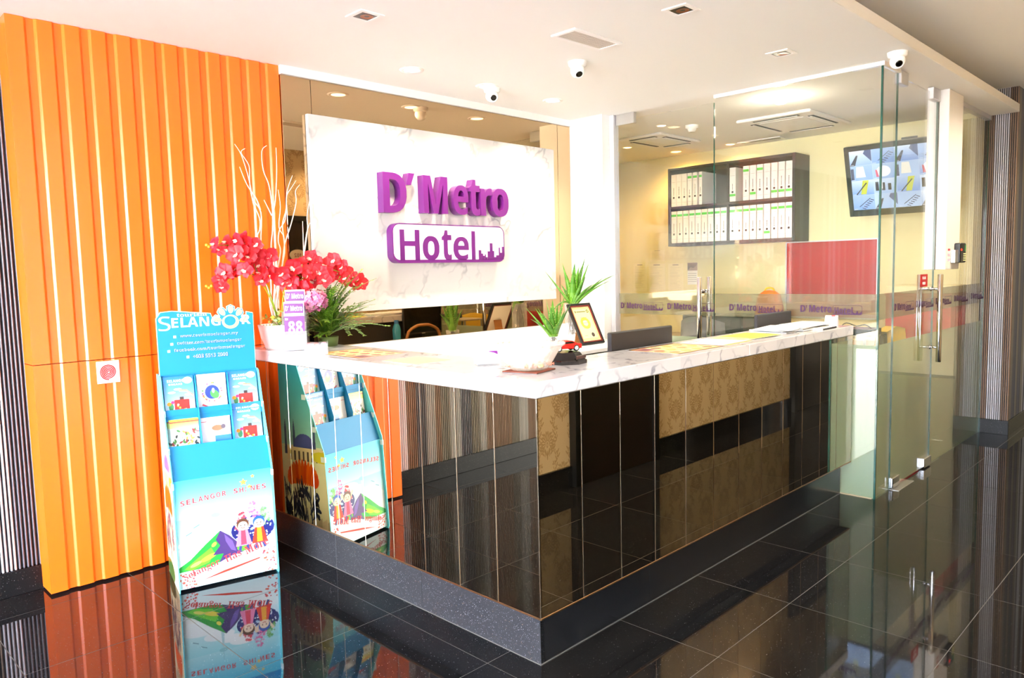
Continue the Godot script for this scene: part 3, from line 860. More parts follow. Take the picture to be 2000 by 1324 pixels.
# skyline of the emblem: baseline at y0, from x0, width w, height h
func skyline(st: SurfaceTool, x0: float, y0: float, w: float, h: float, z0: float, z1: float) -> void:
	for b in [[0.0, 0.10, 0.55], [0.10, 0.17, 0.35], [0.17, 0.23, 0.22], [0.24, 0.28, 0.30], [0.28, 0.34, 0.14], [0.35, 0.44, 0.48], [0.44, 0.55, 0.95], [0.55, 0.61, 0.50], [0.61, 0.69, 0.14], [0.69, 0.80, 0.25], [0.80, 0.85, 0.70], [0.85, 0.93, 0.40], [0.93, 1.0, 0.75]]:
		span(st, Vector3(x0 + b[0] * w, y0, z0), Vector3(x0 + b[1] * w, y0 + b[2] * h, z1), 0.0)

func letter_fit(n: String, s: String, x0: float, y0: float, x1: float, y1: float, z0: float, z1: float, m: Material, parent: Node, bold := true) -> MeshInstance3D:
	var st := st_new()
	write(st, s, x0, y0, x1 - x0, y1 - y0, z0, z1, Transform3D(), bold)
	return put(n, st.commit(), m, parent)

func build_sign() -> void:
	var b := thing("sign_board", "large white marble sign board mounted on the bronze mirror", "sign board", Vector3.ZERO)
	slab("marble_slab", Vector3(0.4147, 1.2141, ZS + 0.003), Vector3(2.4890, 2.3363, -2.085), M.sign_marble, b, 0.002)
	var s := thing("hotel_sign", "purple raised lettering with a boxed second line and small skyline on the marble board", "sign", Vector3.ZERO)
	var z0 := -2.0848
	var z1 := -2.027
	for l in [["D", 0.8668, 1.8037, 1.0420, 2.0451], ["M", 1.1764, 1.8119, 1.3760, 2.0471], ["e", 1.4249, 1.8108, 1.5552, 2.0033], ["t", 1.5644, 1.8098, 1.6611, 2.0471], ["r", 1.6672, 1.8129, 1.7731, 1.9982], ["o", 1.7752, 1.8098, 1.9340, 2.0023]]:
		letter_fit("letter", l[0], l[1], l[2], l[3], l[4], z0, z1, M.purple, s)
	var ap := st_new()
	prism(ap, PackedVector2Array([Vector2(1.0420, 1.9778), Vector2(1.0786, 1.9778), Vector2(1.1092, 2.0512), Vector2(1.0644, 2.0512)]), z0, z1)
	obj("apostrophe", ap, M.purple, s)
	var fr := st_new()
	var out := rrect(0.9218, 1.4982, 1.8811, 1.7426, 0.056, 8)
	prism(fr, out, z0, z1 - 0.002)
	var box := obj("letter_box", fr, M.purple, s)
	var pn := st_new()
	prism(pn, rrect(0.9279, 1.5176, 1.8750, 1.7365, 0.046, 8), z1 - 0.003, z1 - 0.0005)
	obj("white_panel", pn, M.white_gloss, box)
	var rim := st_new()
	ring(rim, out, rrect(0.9284, 1.5176, 1.8745, 1.7360, 0.046, 8), z1 - 0.003, z1 + 0.001)
	obj("rim", rim, M.purple, box)
	var hs := st_new()
	span(hs, Vector3(0.9768, 1.5135, z1 - 0.001), Vector3(1.0125, 1.7039, z1 + 0.001), 0.0)
	span(hs, Vector3(1.0939, 1.5135, z1 - 0.001), Vector3(1.1306, 1.7039, z1 + 0.001), 0.0)
	span(hs, Vector3(1.0125, 1.6031, z1 - 0.001), Vector3(1.0939, 1.6337, z1 + 0.001), 0.0)
	obj("letter", hs, M.purple_face, box)
	for l in [["o", 1.1550, 1.5135, 1.2905, 1.6673], ["t", 1.3118, 1.5135, 1.3943, 1.7070], ["e", 1.4106, 1.5135, 1.5461, 1.6662], ["l", 1.5715, 1.5155, 1.6051, 1.7060]]:
		letter_fit("letter", l[0], l[1], l[2], l[3], l[4], z1 - 0.001, z1 + 0.001, M.purple_face, box)
	var sk := st_new()
	skyline(sk, 1.6346, 1.5155, 0.2383, 0.1171, z1 - 0.001, z1 + 0.001)
	obj("skyline", sk, M.purple_face, box)

# the small printed emblem of the glass films, local x from 0 to w, baseline band at y 0
func emblem(w: float) -> ArrayMesh:
	var st := st_new()
	var k := w / 0.38
	write(st, "D", 0.0, 0.012 * k, 0.032 * k, 0.043 * k, 0.0, 0.0005, Transform3D(), true)
	write(st, "'", 0.037 * k, 0.038 * k, 0.006 * k, 0.017 * k, 0.0, 0.0005)
	write(st, "Metro", 0.056 * k, 0.011 * k, 0.140 * k, 0.045 * k, 0.0, 0.0005, Transform3D(), true)
	write(st, "Hotel", 0.214 * k, 0.004 * k, 0.108 * k, 0.043 * k, 0.0, 0.0005, Transform3D(), true)
	var sh := st_new()
	span(sh, Vector3(0.206 * k, 0, 0), Vector3(0.372 * k, 0.005 * k, 0.0005), 0.0)
	skyline(sh, 0.324 * k, 0.004 * k, 0.052 * k, 0.022 * k, 0.0, 0.0005)
	ring(sh, rrect(0.204 * k, 0.0, 0.378 * k, 0.058 * k, 0.013 * k, 4), rrect(0.2058 * k, 0.0018 * k, 0.3762 * k, 0.0562 * k, 0.0115 * k, 4), 0.0, 0.0005)
	sh.generate_normals()
	sh.index()
	st.append_from(sh.commit(), 0, Transform3D())
	return st.commit()

func bar_handle(parent: Node, at: Vector3, side: Vector3, y0: float, y1: float, gap := 0.055) -> void:
	var st := st_new(false)
	lathe(st, [Vector2(0, y0), Vector2(0.0155, y0), Vector2(0.017, y0 + 0.003), Vector2(0.017, y1 - 0.003), Vector2(0.0155, y1), Vector2(0, y1)], 20, Transform3D(Basis(), Vector3(at.x, 0, at.z) + side * gap))
	for y in [y0 + 0.10, y1 - 0.10]:
		tube(st, [Vector3(at.x, y, at.z) + side * 0.001, Vector3(at.x, y, at.z) + side * gap], 0.0085, 0.0085, 12, 1)
		tube(st, [Vector3(at.x, y, at.z) + side * 0.001, Vector3(at.x, y, at.z) + side * 0.008], 0.015, 0.015, 14, 1)
	obj("handle", st, M.chrome, parent)

func build_glass() -> void:
	var em := emblem(0.38)
	var turn := Basis(Vector3.UP, -PI / 2)
	# the wall facing the counter: a glass door by the pillar and a fixed pane up to the corner
	for q in [["door_1", -1.756, -0.9395, 0.012, 2.535, "frameless glass door between the white pillar and the fixed glass pane", [-1.733, -1.316]], ["window_1", -0.935, ZG, 0.0, 2.56, "fixed glass pane of the office front, right of the glass door behind the counter", [-0.822, -0.328]]]:
		var p := tag(Node3D.new(), q[5], "glass door" if q[0] == "door_1" else "glass pane", "", "structure") as Node3D
		p.name = q[0]
		add_child(p)
		slab("pane", Vector3(XG, q[3], q[1]), Vector3(XG + 0.012, q[4], q[2]), M.glass, p, 0.0)
		slab("film_band", Vector3(XG + 0.0122, 1.088, q[1]), Vector3(XG + 0.0127, 1.243, q[2] - 0.002), M.band, p, 0.0)
		slab("frosted_film", Vector3(XG + 0.0122, q[3], q[1]), Vector3(XG + 0.0127, 0.936, q[2] - 0.002), M.frost, p, 0.0)
		for z in q[6]:
			put("emblem_print", em, M.purple_ink, p, Transform3D(turn, Vector3(XG - 0.0004, 1.118, z)))
		if q[0] == "door_1":
			bar_handle(p, Vector3(XG, 0, -1.022), Vector3(-1, 0, 0), 0.76, 1.36)
			bar_handle(p, Vector3(XG + 0.012, 0, -1.016), Vector3(1, 0, 0), 0.76, 1.36)
			slab("pivot_patch", Vector3(XG - 0.012, 2.50, -1.754), Vector3(XG + 0.024, HC - 0.002, -1.59), M.steel, p, 0.003)
			slab("pivot_patch", Vector3(XG - 0.012, 0.004, -1.754), Vector3(XG + 0.024, 0.07, -1.59), M.chrome, p, 0.003)
		slab("pane_edge", Vector3(XG + 0.0005, q[3], q[2] - (0.0035 if q[0] == "door_1" else 0.010)), Vector3(XG + 0.0115, q[4], q[2] + (0.0 if q[0] == "door_1" else 0.0004)), M.glass_edge, p, 0.0)
	# front facing the lobby: narrow fixed pane, glass door, long fixed pane
	var y_off := Vector3(0, 0, -0.012)
	for q in [["window_2", 2.8465, 3.100, 0.0, 2.56, "narrow fixed glass pane at the corner, left of the glass entrance door", [2.72]], ["door_4", 3.104, 3.897, 0.012, 2.545, "frameless glass entrance door of the office with long steel handles", [3.11, 3.525]], ["window_3", 3.901, 5.262, 0.0, 2.555, "long fixed glass pane between the white box and the ribbed column", [3.955, 4.405, 4.86]]]:
		var p := tag(Node3D.new(), q[5], "glass door" if q[0] == "door_4" else "glass pane", "", "structure") as Node3D
		p.name = q[0]
		add_child(p)
		slab("pane", Vector3(q[1], q[3], ZG - 0.012), Vector3(q[2], q[4], ZG), M.glass, p, 0.0)
		slab("film_band", Vector3(q[1], 1.088, ZG - 0.0127), Vector3(q[2], 1.243, ZG - 0.0122), M.band, p, 0.0)
		slab("frosted_film", Vector3(q[1], q[3], ZG - 0.0127), Vector3(q[2], 0.936, ZG - 0.0122), M.frost, p, 0.0)
		for x in q[6]:
			if x > 3.0: put("emblem_print", em, M.purple_ink, p, Transform3D(Basis(), Vector3(x, 1.118, ZG)))
		if q[0] == "door_4":
			bar_handle(p, Vector3(3.832, 0, ZG), Vector3(0, 0, 1), 0.742, 1.342, 0.058)
			bar_handle(p, Vector3(3.832, 0, ZG - 0.012), Vector3(0, 0, -1), 0.742, 1.342, 0.058)
			for y in [[2.500, HC - 0.004], [0.006, 0.075]]:
				slab("corner_patch", Vector3(3.745, y[0], ZG - 0.026), Vector3(3.894, y[1], ZG + 0.014), M.alu if y[0] > 1.0 else M.chrome, p, 0.004)
				slab("corner_patch", Vector3(3.107, y[0], ZG - 0.026), Vector3(3.235, y[1], ZG + 0.014), M.alu if y[0] > 1.0 else M.chrome, p, 0.004)
			slab("floor_plate", Vector3(3.105, -0.001, ZG - 0.05), Vector3(3.40, 0.003, ZG + 0.05), M.steel, p, 0.001)
			var stk := slab("push_sticker", Vector3(3.60, 1.262, ZG + 0.0002), Vector3(3.755, 1.345, ZG + 0.0008), M.red, p, 0.0)
			label_obj("sticker_text", [["TOLAK", 0.0, 0.008, 0.0, 0.018, true, true], ["PUSH", 0.0, -0.028, 0.0, 0.018, true, true]], M.white_ink, stk, Transform3D(Basis(), Vector3(0, 0, 0.0003)))
		slab("pane_edge", Vector3(q[2] - 0.002, q[3], ZG - 0.0115), Vector3(q[2] + 0.0004, q[4], ZG - 0.0005), M.glass_edge, p, 0.0)
	# trims that hold the glass at the ceiling
	structure("trim_4", Vector3(XG - 0.012, 2.560, -0.935), Vector3(XG + 0.024, HC, ZG + 0.012), M.white, "white head rail above the fixed glass pane, ending at the corner", "trim")
	structure("trim_5", Vector3(XG + 0.024, 2.560, ZG - 0.024), Vector3(3.10, HC, ZG + 0.012), M.white, "white head rail above the narrow corner pane", "trim")
	structure("trim_6", Vector3(4.26, 2.548, ZG - 0.03), Vector3(5.262, HC, ZG + 0.012), M.alu, "grey metal head rail over the long fixed pane", "trim")
	# white box housing with the access reader
	var wb := thing("white_housing", "tall white box housing hanging from the ceiling beside the glass entrance door", "housing", Vector3.ZERO)
	slab("housing_front", Vector3(3.916, 1.372, ZG + 0.001), Vector3(4.252, HC, 0.205), M.white, wb, 0.003)
	slab("housing_back", Vector3(3.916, 1.372, 0.07), Vector3(4.252, HC, ZG - 0.014), M.white, wb, 0.003)
	var rd := thing("access_reader", "black keypad access reader with a red light on the white housing", "reader", Vector3(4.10, 1.415, 0.205))
	slab("body", Vector3(0.02, 0, 0), Vector3(0.155, 0.138, 0.042), M.black, rd, 0.006)
	slab("bracket", Vector3(-0.06, 0.0, 0), Vector3(0.018, 0.09, 0.03), M.steel, rd, 0.003)
	slab("red_light", Vector3(0.024, 0.085, 0.0422), Vector3(0.05, 0.097, 0.044), lamp_mat(Color(1, 0.15, 0.05), 3.0), rd, 0.0)
	slab("display", Vector3(0.125, 0.08, 0.0422), Vector3(0.148, 0.125, 0.0428), lamp_mat(Color(0.05, 0.45, 0.2), 0.6), rd, 0.0)
	for k in 4:
		slab("key_row", Vector3(0.09, 0.015 + k * 0.015, 0.0422), Vector3(0.145, 0.021 + k * 0.015, 0.0434), lamp_mat(Color(0.9, 0.85, 0.55), 0.7), rd, 0.0)
	var nt := slab("notice_label", Vector3(3.955, 1.415, 0.2052), Vector3(4.035, 1.53, 0.2058), M.paper, self, 0.0)
	tag(nt, "small white and red label on the white housing beside the access reader", "label")
	for k in 3:
		slab("red_line", Vector3(-0.028, -0.045 + k * 0.035, 0.0003), Vector3(0.028, -0.028 + k * 0.035, 0.0008), M.red, nt, 0.0)

# ------------------------------------------------------------------ office behind the glass
func lever_file(label: String, group: String, at: Vector3, w: float, look: int) -> void:
	# spine faces -x; at: bottom centre of the spine
	var f := thing("lever_arch_file", label, "file", at, 0.0, group)
	slab("body", Vector3(0.0, 0, -w / 2), Vector3(0.27, 0.315, w / 2), M.paper, f, 0.002)
	var gy := 0.262 if look != 1 else 0.048
	if look != 2: slab("green_band", Vector3(-0.0008, gy, -w / 2 + 0.002), Vector3(0.0, gy + 0.022, w / 2 - 0.002), M.green_label, f, 0.0)
	var st := st_new(false)
	lathe(st, [Vector2(0.0, 0.0), Vector2(0.009, 0.0004), Vector2(0.0105, 0.0), Vector2(0.0105, -0.001)], 14, Transform3D(Basis(Vector3.BACK, PI / 2), Vector3(-0.0006, 0.088, 0)))
	obj("finger_hole", st, M.black, f)
	var t := st_new()
	rng.seed = int(at.z * 1000.0) + int(at.y * 77.0)
	var y := 0.11
	var top := rng.randf_range(0.15, 0.21)
	while y < top:     # the title written up the spine, too small to read
		var d := rng.randf_range(0.003, 0.007)
		cbox(t, Vector3(-0.0004, y + d / 2, 0), Vector3(0.0008, d, rng.randf_range(0.005, 0.008)), 0.0)
		y += d + 0.003
	cbox(t, Vector3(-0.0004, 0.24, 0), Vector3(0.0008, 0.0012, w * 0.7), 0.0)
	cbox(t, Vector3(-0.0004, 0.038, 0), Vector3(0.0008, 0.0010, w * 0.9), 0.0)
	obj("spine_title", t, M.charcoal, f)

func build_office() -> void:
	structure("wall_office_back", Vector3(5.0, 0, -3.5), Vector3(5.26, HC, 0.11), M.office_wall, "pale yellow back wall of the office", "wall")
	structure("wall_office_left", Vector3(2.874, 0, -3.5), Vector3(5.0, HC, -3.38), M.office_wall, "pale yellow left wall of the office", "wall")
	# bookcase with lever arch files
	var b := thing("bookcase", "dark brown open wall shelf with two rows of white files on the office wall", "bookcase", Vector3(4.7, 1.642, -1.86))
	var L := 0.655
	slab("side_board", Vector3(0, 0, L - 0.028), Vector3(0.298, 0.772, L), M.shelf_wood, b)
	slab("side_board", Vector3(0, 0, -L), Vector3(0.298, 0.772, -L + 0.028), M.shelf_wood, b)
	slab("top_board", Vector3(0.0005, 0.744, -L + 0.0285), Vector3(0.298, 0.7715, L - 0.0285), M.shelf_wood, b)
	slab("bottom_board", Vector3(0.0005, 0.0005, -L + 0.0285), Vector3(0.298, 0.03, L - 0.0285), M.shelf_wood, b)
	slab("shelf_board", Vector3(0.004, 0.368, -L + 0.0285), Vector3(0.29, 0.392, L - 0.0285), M.shelf_wood, b)
	slab("divider", Vector3(0.006, 0.0305, -0.011), Vector3(0.29, 0.7435, 0.011), M.shelf_wood, b)
	slab("back_board", Vector3(0.291, 0.03, -L + 0.028), Vector3(0.2975, 0.744, L - 0.028), M.shelf_wood, b, 0.0)
	for k in 9:
		lever_file("white file with green band, %s from the left, lower shelf, left of divider" % ORD[k], "lever arch files on the wall shelf", Vector3(4.708, 1.6725, -2.452 + k * 0.0685), 0.060, 0)
		lever_file("white file with green band, %s right of the divider on the lower shelf" % ORD[k], "lever arch files on the wall shelf", Vector3(4.708, 1.6725, -1.812 + k * 0.0685), 0.060, 1 if k == 5 else 0)
	for k in 6:
		lever_file("plain white lever arch file, %s from the left end of the upper shelf" % ORD[k], "lever arch files on the wall shelf", Vector3(4.708, 2.0345, -2.452 + k * 0.0600), [0.058, 0.056, 0.056, 0.046, 0.046, 0.034][k], [2, 2, 2, 0, 0, 0][k])
	lever_file("white lever arch file standing alone right of the divider on the upper shelf", "lever arch files on the wall shelf", Vector3(4.708, 2.0345, -1.812), 0.062, 1)
	for k in 7:
		lever_file("white lever arch file, %s from the right end of the upper shelf" % ORD[6 - k], "lever arch files on the wall shelf", Vector3(4.708, 2.0345, -1.677 + k * 0.0685), 0.060, [0, 1, 0, 2, 1, 1, 1][k])
	# surveillance monitor, tilted down
	var t := deg_to_rad(17.0)
	var tv := thing("wall_television", "black wall television tilted down and showing a grid of camera pictures", "television", Vector3(4.585, 2.095, -0.335))
	tv.basis = Basis(Vector3(0, 0, 1), Vector3(-sin(t), cos(t), 0), Vector3(-cos(t), -sin(t), 0))
	var bz := st_new()
	for s in [-1, 1]:
		cbox(bz, Vector3(s * 0.358, 0, 0), Vector3(0.034, 0.575, 0.045), 0.004)
	cbox(bz, Vector3(0, 0.268, 0), Vector3(0.684, 0.040, 0.045), 0.004)
	cbox(bz, Vector3(0, -0.262, 0), Vector3(0.684, 0.052, 0.045), 0.004)
	cbox(bz, Vector3(0, 0, -0.03), Vector3(0.72, 0.55, 0.03), 0.008)
	obj("bezel", bz, M.black_gloss, tv)
	var a := Art.new(512, 384, Color(0.42, 0.55, 0.75))
	rng.seed = 12
	for i in 4:
		for j in 4:
			var x := i / 4.0; var y := j / 4.0
			var d := 0.25
			var c0 := Color(0.62, 0.74, 0.90).lerp(Color(0.90, 0.95, 1.0), rng.randf())
			var c1 := Color(0.45, 0.60, 0.85).lerp(Color(0.75, 0.85, 0.97), rng.randf())
			a.fade(x, y, x + d, y + d, c0, c1)
			var kind := (i * 3 + j * 5) % 6
			if kind == 0:      # corridor
				a.poly([Vector2(x, y + d), Vector2(x + 0.08, y + 0.08), Vector2(x + 0.10, y + 0.08), Vector2(x + 0.06, y + d)], Color(0.16, 0.17, 0.24))
				a.poly([Vector2(x + d, y + 0.2), Vector2(x + 0.16, y + 0.06), Vector2(x + 0.18, y), Vector2(x + d, y)], Color(0.30, 0.36, 0.52))
			elif kind == 1:    # doorways
				for q in 3: a.box(x + 0.02 + q * 0.07, y + 0.05 + 0.02 * q, x + 0.055 + q * 0.07, y + 0.2, Color(0.10, 0.09, 0.14))
				a.box(x + 0.07, y + 0.04, x + 0.10, y + 0.17, Color(0.96, 0.97, 1.0))
			elif kind == 2:    # bright lobby
				a.ell(x + 0.12, y + 0.13, 0.08, 0.09, Color(0.97, 0.98, 1.0))
				a.poly([Vector2(x + 0.03, y + 0.1), Vector2(x + 0.05, y + 0.1), Vector2(x + 0.07, y + 0.22), Vector2(x + 0.04, y + 0.22)], Color(0.80, 0.35, 0.45))
			elif kind == 3:    # stairs
				for q in 6: a.line([Vector2(x + 0.10 + q * 0.02, y + 0.22 - q * 0.028), Vector2(x + 0.14 + q * 0.02, y + 0.24 - q * 0.028)], 0.012, Color(0.17, 0.20, 0.32))
				a.line([Vector2(x + 0.07, y + 0.2), Vector2(x + 0.2, y + 0.06)], 0.01, Color(0.2, 0.24, 0.36))
			elif kind == 4:    # yellow ramp
				a.poly([Vector2(x + 0.10, y + 0.24), Vector2(x + 0.13, y), Vector2(x + 0.2, y), Vector2(x + 0.16, y + 0.24)], Color(0.78, 0.80, 0.20))
				a.line([Vector2(x + 0.05, y + 0.24), Vector2(x + 0.17, y + 0.05)], 0.014, Color(0.12, 0.14, 0.18))
			else:              # car park
				a.poly([Vector2(x + 0.07, y + 0.02), Vector2(x + 0.15, y + 0.02), Vector2(x + 0.17, y + 0.2), Vector2(x + 0.06, y + 0.2)], Color(0.93, 0.92, 0.86))
				a.box(x, y + 0.05, x + 0.04, y + 0.24, Color(0.22, 0.25, 0.38))
			a.box(x + 0.01, y + 0.235, x + 0.05, y + 0.24, Color(0.95, 0.97, 1.0))
			a.box(x, y, x + 0.25, y + 0.006, Color(0.75, 0.83, 0.95))
			a.box(x, y, x + 0.005, y + 0.25, Color(0.75, 0.83, 0.95))
	var sm := std(Color(0.02, 0.02, 0.03), 0.2)
	sm.emission_enabled = true
	sm.emission_texture = a.tex()
	sm.emission = Color.WHITE
	sm.emission_operator = BaseMaterial3D.EMISSION_OP_MULTIPLY
	sm.emission_energy_multiplier = 1.0
	card("screen", tv, Transform3D(Basis(), Vector3(0, -0.236, 0.006)), 0.684, 0.485, 0.01, sm, M.black)
	var al := AreaLight3D.new()
	al.name = "screen_light"
	tv.add_child(al)
	al.transform = Transform3D(Basis(Vector3.UP, PI), Vector3(0, 0, 0.03))
	al.area_size = Vector2(0.66, 0.46)
	al.light_color = Color(0.7, 0.82, 1.0)
	al.light_energy = 0.08
	al.shadow_enabled = true
	var pole := st_new(false)
	tube(pole, [Vector3(0.0, 0.1, -0.04), Vector3(0.0, 0.16, -0.37)], 0.02, 0.02, 10, 1)
	cbox(pole, Vector3(0.0, 0.15, -0.38), Vector3(0.12, 0.2, 0.02), 0.003)
	obj("wall_bracket", pole, M.black, tv)
	# red notice board
	var rb := thing("notice_board", "red felt notice board in a slim frame on the office wall under the files", "notice board", Vector3(4.985, 0.95, -1.005))
	slab("felt", Vector3(0.0, 0, -0.40), Vector3(0.014, 0.68, 0.40), M.red_cloth, rb, 0.0)
	var fr := st_new()
	for s in [-1, 1]: span(fr, Vector3(-0.006, -0.012, s * 0.406 - 0.006), Vector3(0.014, 0.692, s * 0.406 + 0.006), 0.001)
	for y in [-0.006, 0.686]: span(fr, Vector3(-0.006, y - 0.006, -0.4), Vector3(0.014, y + 0.006, 0.4), 0.001)
	obj("frame", fr, M.alu, rb)
	# sheets on the wall
	var pa := Art.new(128, 192, Color(0.92, 0.88, 0.72))
	rng.seed = 31
	for k in 22: pa.box(0.12, 0.1 + k * 0.038, rng.randf_range(0.5, 0.88), 0.1 + k * 0.038 + 0.006, Color(0.74, 0.70, 0.58))
	pa.box(0.3, 0.04, 0.7, 0.06, Color(0.4, 0.38, 0.36))
	var pm := printed(pa.tex(), 0.7)
	var toward := Basis(Vector3.UP, -PI / 2)
	var where := ["leftmost of the four sheets on the yellow office wall", "second sheet from the left on the yellow office wall, under the small notice", "third sheet from the left on the yellow office wall"]
	var i := 0
	for q in [[-3.07, 1.185, 0.17, 0.295], [-2.853, 1.175, 0.205, 0.30], [-2.62, 1.175, 0.18, 0.295]]:
		tag(card("wall_sheet", self, Transform3D(toward, Vector3(4.9985, q[1], q[0])), q[2], q[3], 0.001, pm, M.paper), "white typed " + where[i], "paper", "typed sheets on the office wall")
		i += 1
	tag(card("wall_notice", self, Transform3D(toward, Vector3(4.9985, 1.50, -2.845)), 0.18, 0.12, 0.001, pm, M.paper), "small white notice pinned above the row of sheets on the office wall", "paper")
	var ca := Art.new(96, 192, Color(0.95, 0.95, 0.93))
	ca.fade(0.0, 0.0, 1.0, 0.36, Color(0.55, 0.40, 0.36), Color(0.30, 0.22, 0.22))
	ca.poly([Vector2(0, 0.36), Vector2(0.3, 0.2), Vector2(0.6, 0.24), Vector2(1, 0.08), Vector2(1, 0.36)], Color(0.62, 0.50, 0.44))
	for r in 5:
		for k in 7: ca.box(0.08 + k * 0.125, 0.48 + r * 0.09, 0.14 + k * 0.125, 0.51 + r * 0.09, Color(0.45, 0.45, 0.5))
	tag(card("wall_calendar", self, Transform3D(toward, Vector3(4.9985, 1.25, -2.418)), 0.115, 0.225, 0.001, printed(ca.tex()), M.paper), "small wall calendar with a brown landscape picture over its grid of days", "calendar")
	# ceiling fittings of the office
	i = 0
	for q in [[4.17, -0.98, 0.80, 0.60, "nearer the glass corner"], [4.02, -2.15, 0.66, 0.44, "over the left part of the office"]]:
		var ac := thing("ceiling_air_conditioner", "white cassette air conditioner in the office ceiling " + q[4], "air conditioner", Vector3(q[0], HC, q[1]), 0.0, "cassette air conditioners in the office")
		var w: float = q[2]; var d: float = q[3]
		slab("panel", Vector3(-w / 2, -0.022, -d / 2), Vector3(w / 2, 0.0, d / 2), M.white, ac, 0.008)
		slab("grille", Vector3(-w * 0.3, -0.027, -d * 0.3), Vector3(w * 0.3, -0.0225, d * 0.3), M.ceiling, ac, 0.002)
		for s in [-1, 1]:
			slab("louvre_slot", Vector3(-w * 0.3, -0.0255, s * d * 0.39 - 0.022), Vector3(w * 0.3, -0.0222, s * d * 0.39 + 0.022), M.charcoal, ac, 0.0)
			slab("louvre", Vector3(-w * 0.29, -0.031, s * d * 0.39 - 0.009), Vector3(w * 0.29, -0.027, s * d * 0.39 + 0.009), M.white, ac, 0.001)
			slab("louvre_slot", Vector3(s * w * 0.41 - 0.026, -0.0255, -d * 0.3), Vector3(s * w * 0.41 + 0.026, -0.0222, d * 0.3), M.charcoal, ac, 0.0)
			slab("louvre", Vector3(s * w * 0.41 - 0.010, -0.031, -d * 0.29), Vector3(s * w * 0.41 + 0.010, -0.027, d * 0.29), M.white, ac, 0.001)
	i = 0
	for q in [[3.253, -0.665, 0.06, 0.9, Color(1.0, 0.96, 0.85), "large bright round lamp in the office ceiling near the glass"], [4.75, -2.45, 0.05, 1.1, Color(1.0, 0.78, 0.42), "warm round downlight over the left end of the file shelf"], [4.138, -2.60, 0.04, 0.6, Color(1.0, 0.80, 0.48), "small warm downlight left of the farther air conditioner"], [4.79, -1.88, 0.04, 0.6, Color(1.0, 0.85, 0.6), "small downlight above the middle of the file shelf"], [3.46, -1.77, 0.035, 0.4, Color(1.0, 0.85, 0.6), "small downlight beside the smoke detector in the office"]]:
		var d := thing("office_downlight", q[5], "downlight", Vector3(q[0], HC, q[1]))
		var r: float = q[2]
		var st := st_new(false)
		lathe(st, [Vector2(r, -0.003), Vector2(r * 1.1, -0.005), Vector2(r * 1.35, 0.0)], 24)
		obj("rim", st, M.white, d)
		var s2 := st_new(false)
		lathe(s2, [Vector2(0.0, -0.05), Vector2(r * 0.5, -0.044), Vector2(r * 0.86, -0.025), Vector2(r, -0.002)] if i == 0 else [Vector2(0.0, -0.008), Vector2(r * 0.7, -0.006), Vector2(r, -0.002)], 24)
		obj("bulb", s2, lamp_mat(q[4], 6.0), d)
		if i == 0:      # the large lamp is an open globe and also lights the ceiling round it
			var gl := OmniLight3D.new()
			gl.name = "office_light"
			add_child(gl, true)
			gl.position = Vector3(q[0], HC - 0.16, q[1])
			gl.light_color = q[4]
			gl.light_energy = 0.10
			gl.light_size = 0.05
			gl.omni_range = 12.0
			gl.omni_attenuation = 2.0
			gl.shadow_enabled = true
		if true:
			spot("office_light", Vector3(q[0], HC - (0.06 if i == 0 else 0.014), q[1]), q[3], q[4], 80.0, r)
		i += 1
	var sd := thing("smoke_detector", "white round smoke detector on the office ceiling", "smoke detector", Vector3(3.66, HC, -1.61))
	var ss := st_new(false)
	lathe(ss, [Vector2(0, -0.052), Vector2(0.026, -0.052), Vector2(0.034, -0.036), Vector2(0.036, -0.026), Vector2(0.052, -0.022), Vector2(0.054, 0)], 24)
	obj("housing", ss, M.white_gloss, sd)
	var ov := thing("office_vent", "narrow white strip vent in the office ceiling above the file shelf", "vent", Vector3(4.80, HC, -1.58))
	slab("frame", Vector3(-0.05, -0.008, -0.21), Vector3(0.05, 0.0, 0.21), M.white, ov, 0.002)
	slab("slot", Vector3(-0.012, -0.0095, -0.19), Vector3(0.012, -0.008, 0.19), M.charcoal, ov, 0.0)
	var hk := thing("wall_hook", "small dark round hook high on the office's left wall", "hook", Vector3(4.35, 2.393, -3.38))
	var hs := st_new(false)
	lathe(hs, [Vector2(0.02, 0), Vector2(0.022, 0.02), Vector2(0.012, 0.03), Vector2(0, 0.031)], 16, Transform3D(Basis(Vector3.RIGHT, PI / 2), Vector3.ZERO))
	obj("knob", hs, M.charcoal, hk)
	# furniture
	var dk := thing("office_desk", "long beige desk along the office back wall", "desk", Vector3(4.66, 0, -1.90))
	slab("desk_top", Vector3(-0.34, 0.72, -1.44), Vector3(0.335, 0.75, 1.40), M.office_desk, dk, 0.003)
	for z in [-1.42, 0.0, 1.36]: slab("desk_leg", Vector3(-0.30, 0.0, z), Vector3(0.32, 0.719, z + 0.03), M.office_desk, dk, 0.002)
	i = 0
	for q in [[-2.03, 0.22, 0.235, "left of the pair of black machines on the office desk"], [-1.66, 0.28, 0.240, "right of the pair of black machines on the office desk"]]:
		var pr := thing("office_printer", "black boxy printer, " + q[3], "printer", Vector3(4.53, 0.75, q[0]), 0.0, "black printers on the office desk")
		slab("body", Vector3(-0.18, 0, -q[1] / 2), Vector3(0.18, q[2], q[1] / 2), M.black, pr, 0.012)
		slab("paper_tray", Vector3(-0.215, 0.05, -q[1] * 0.4), Vector3(-0.181, 0.075, q[1] * 0.4), M.charcoal, pr, 0.004)
		slab("panel", Vector3(-0.1825, 0.14, -q[1] * 0.4), Vector3(-0.1802, 0.2, q[1] * 0.1), M.charcoal, pr, 0.0)
	var oc := thing("office_chair", "grey office chair with a curved back behind the glass door", "chair", Vector3(3.98, 0, -1.72))
	var cs := st_new(false)
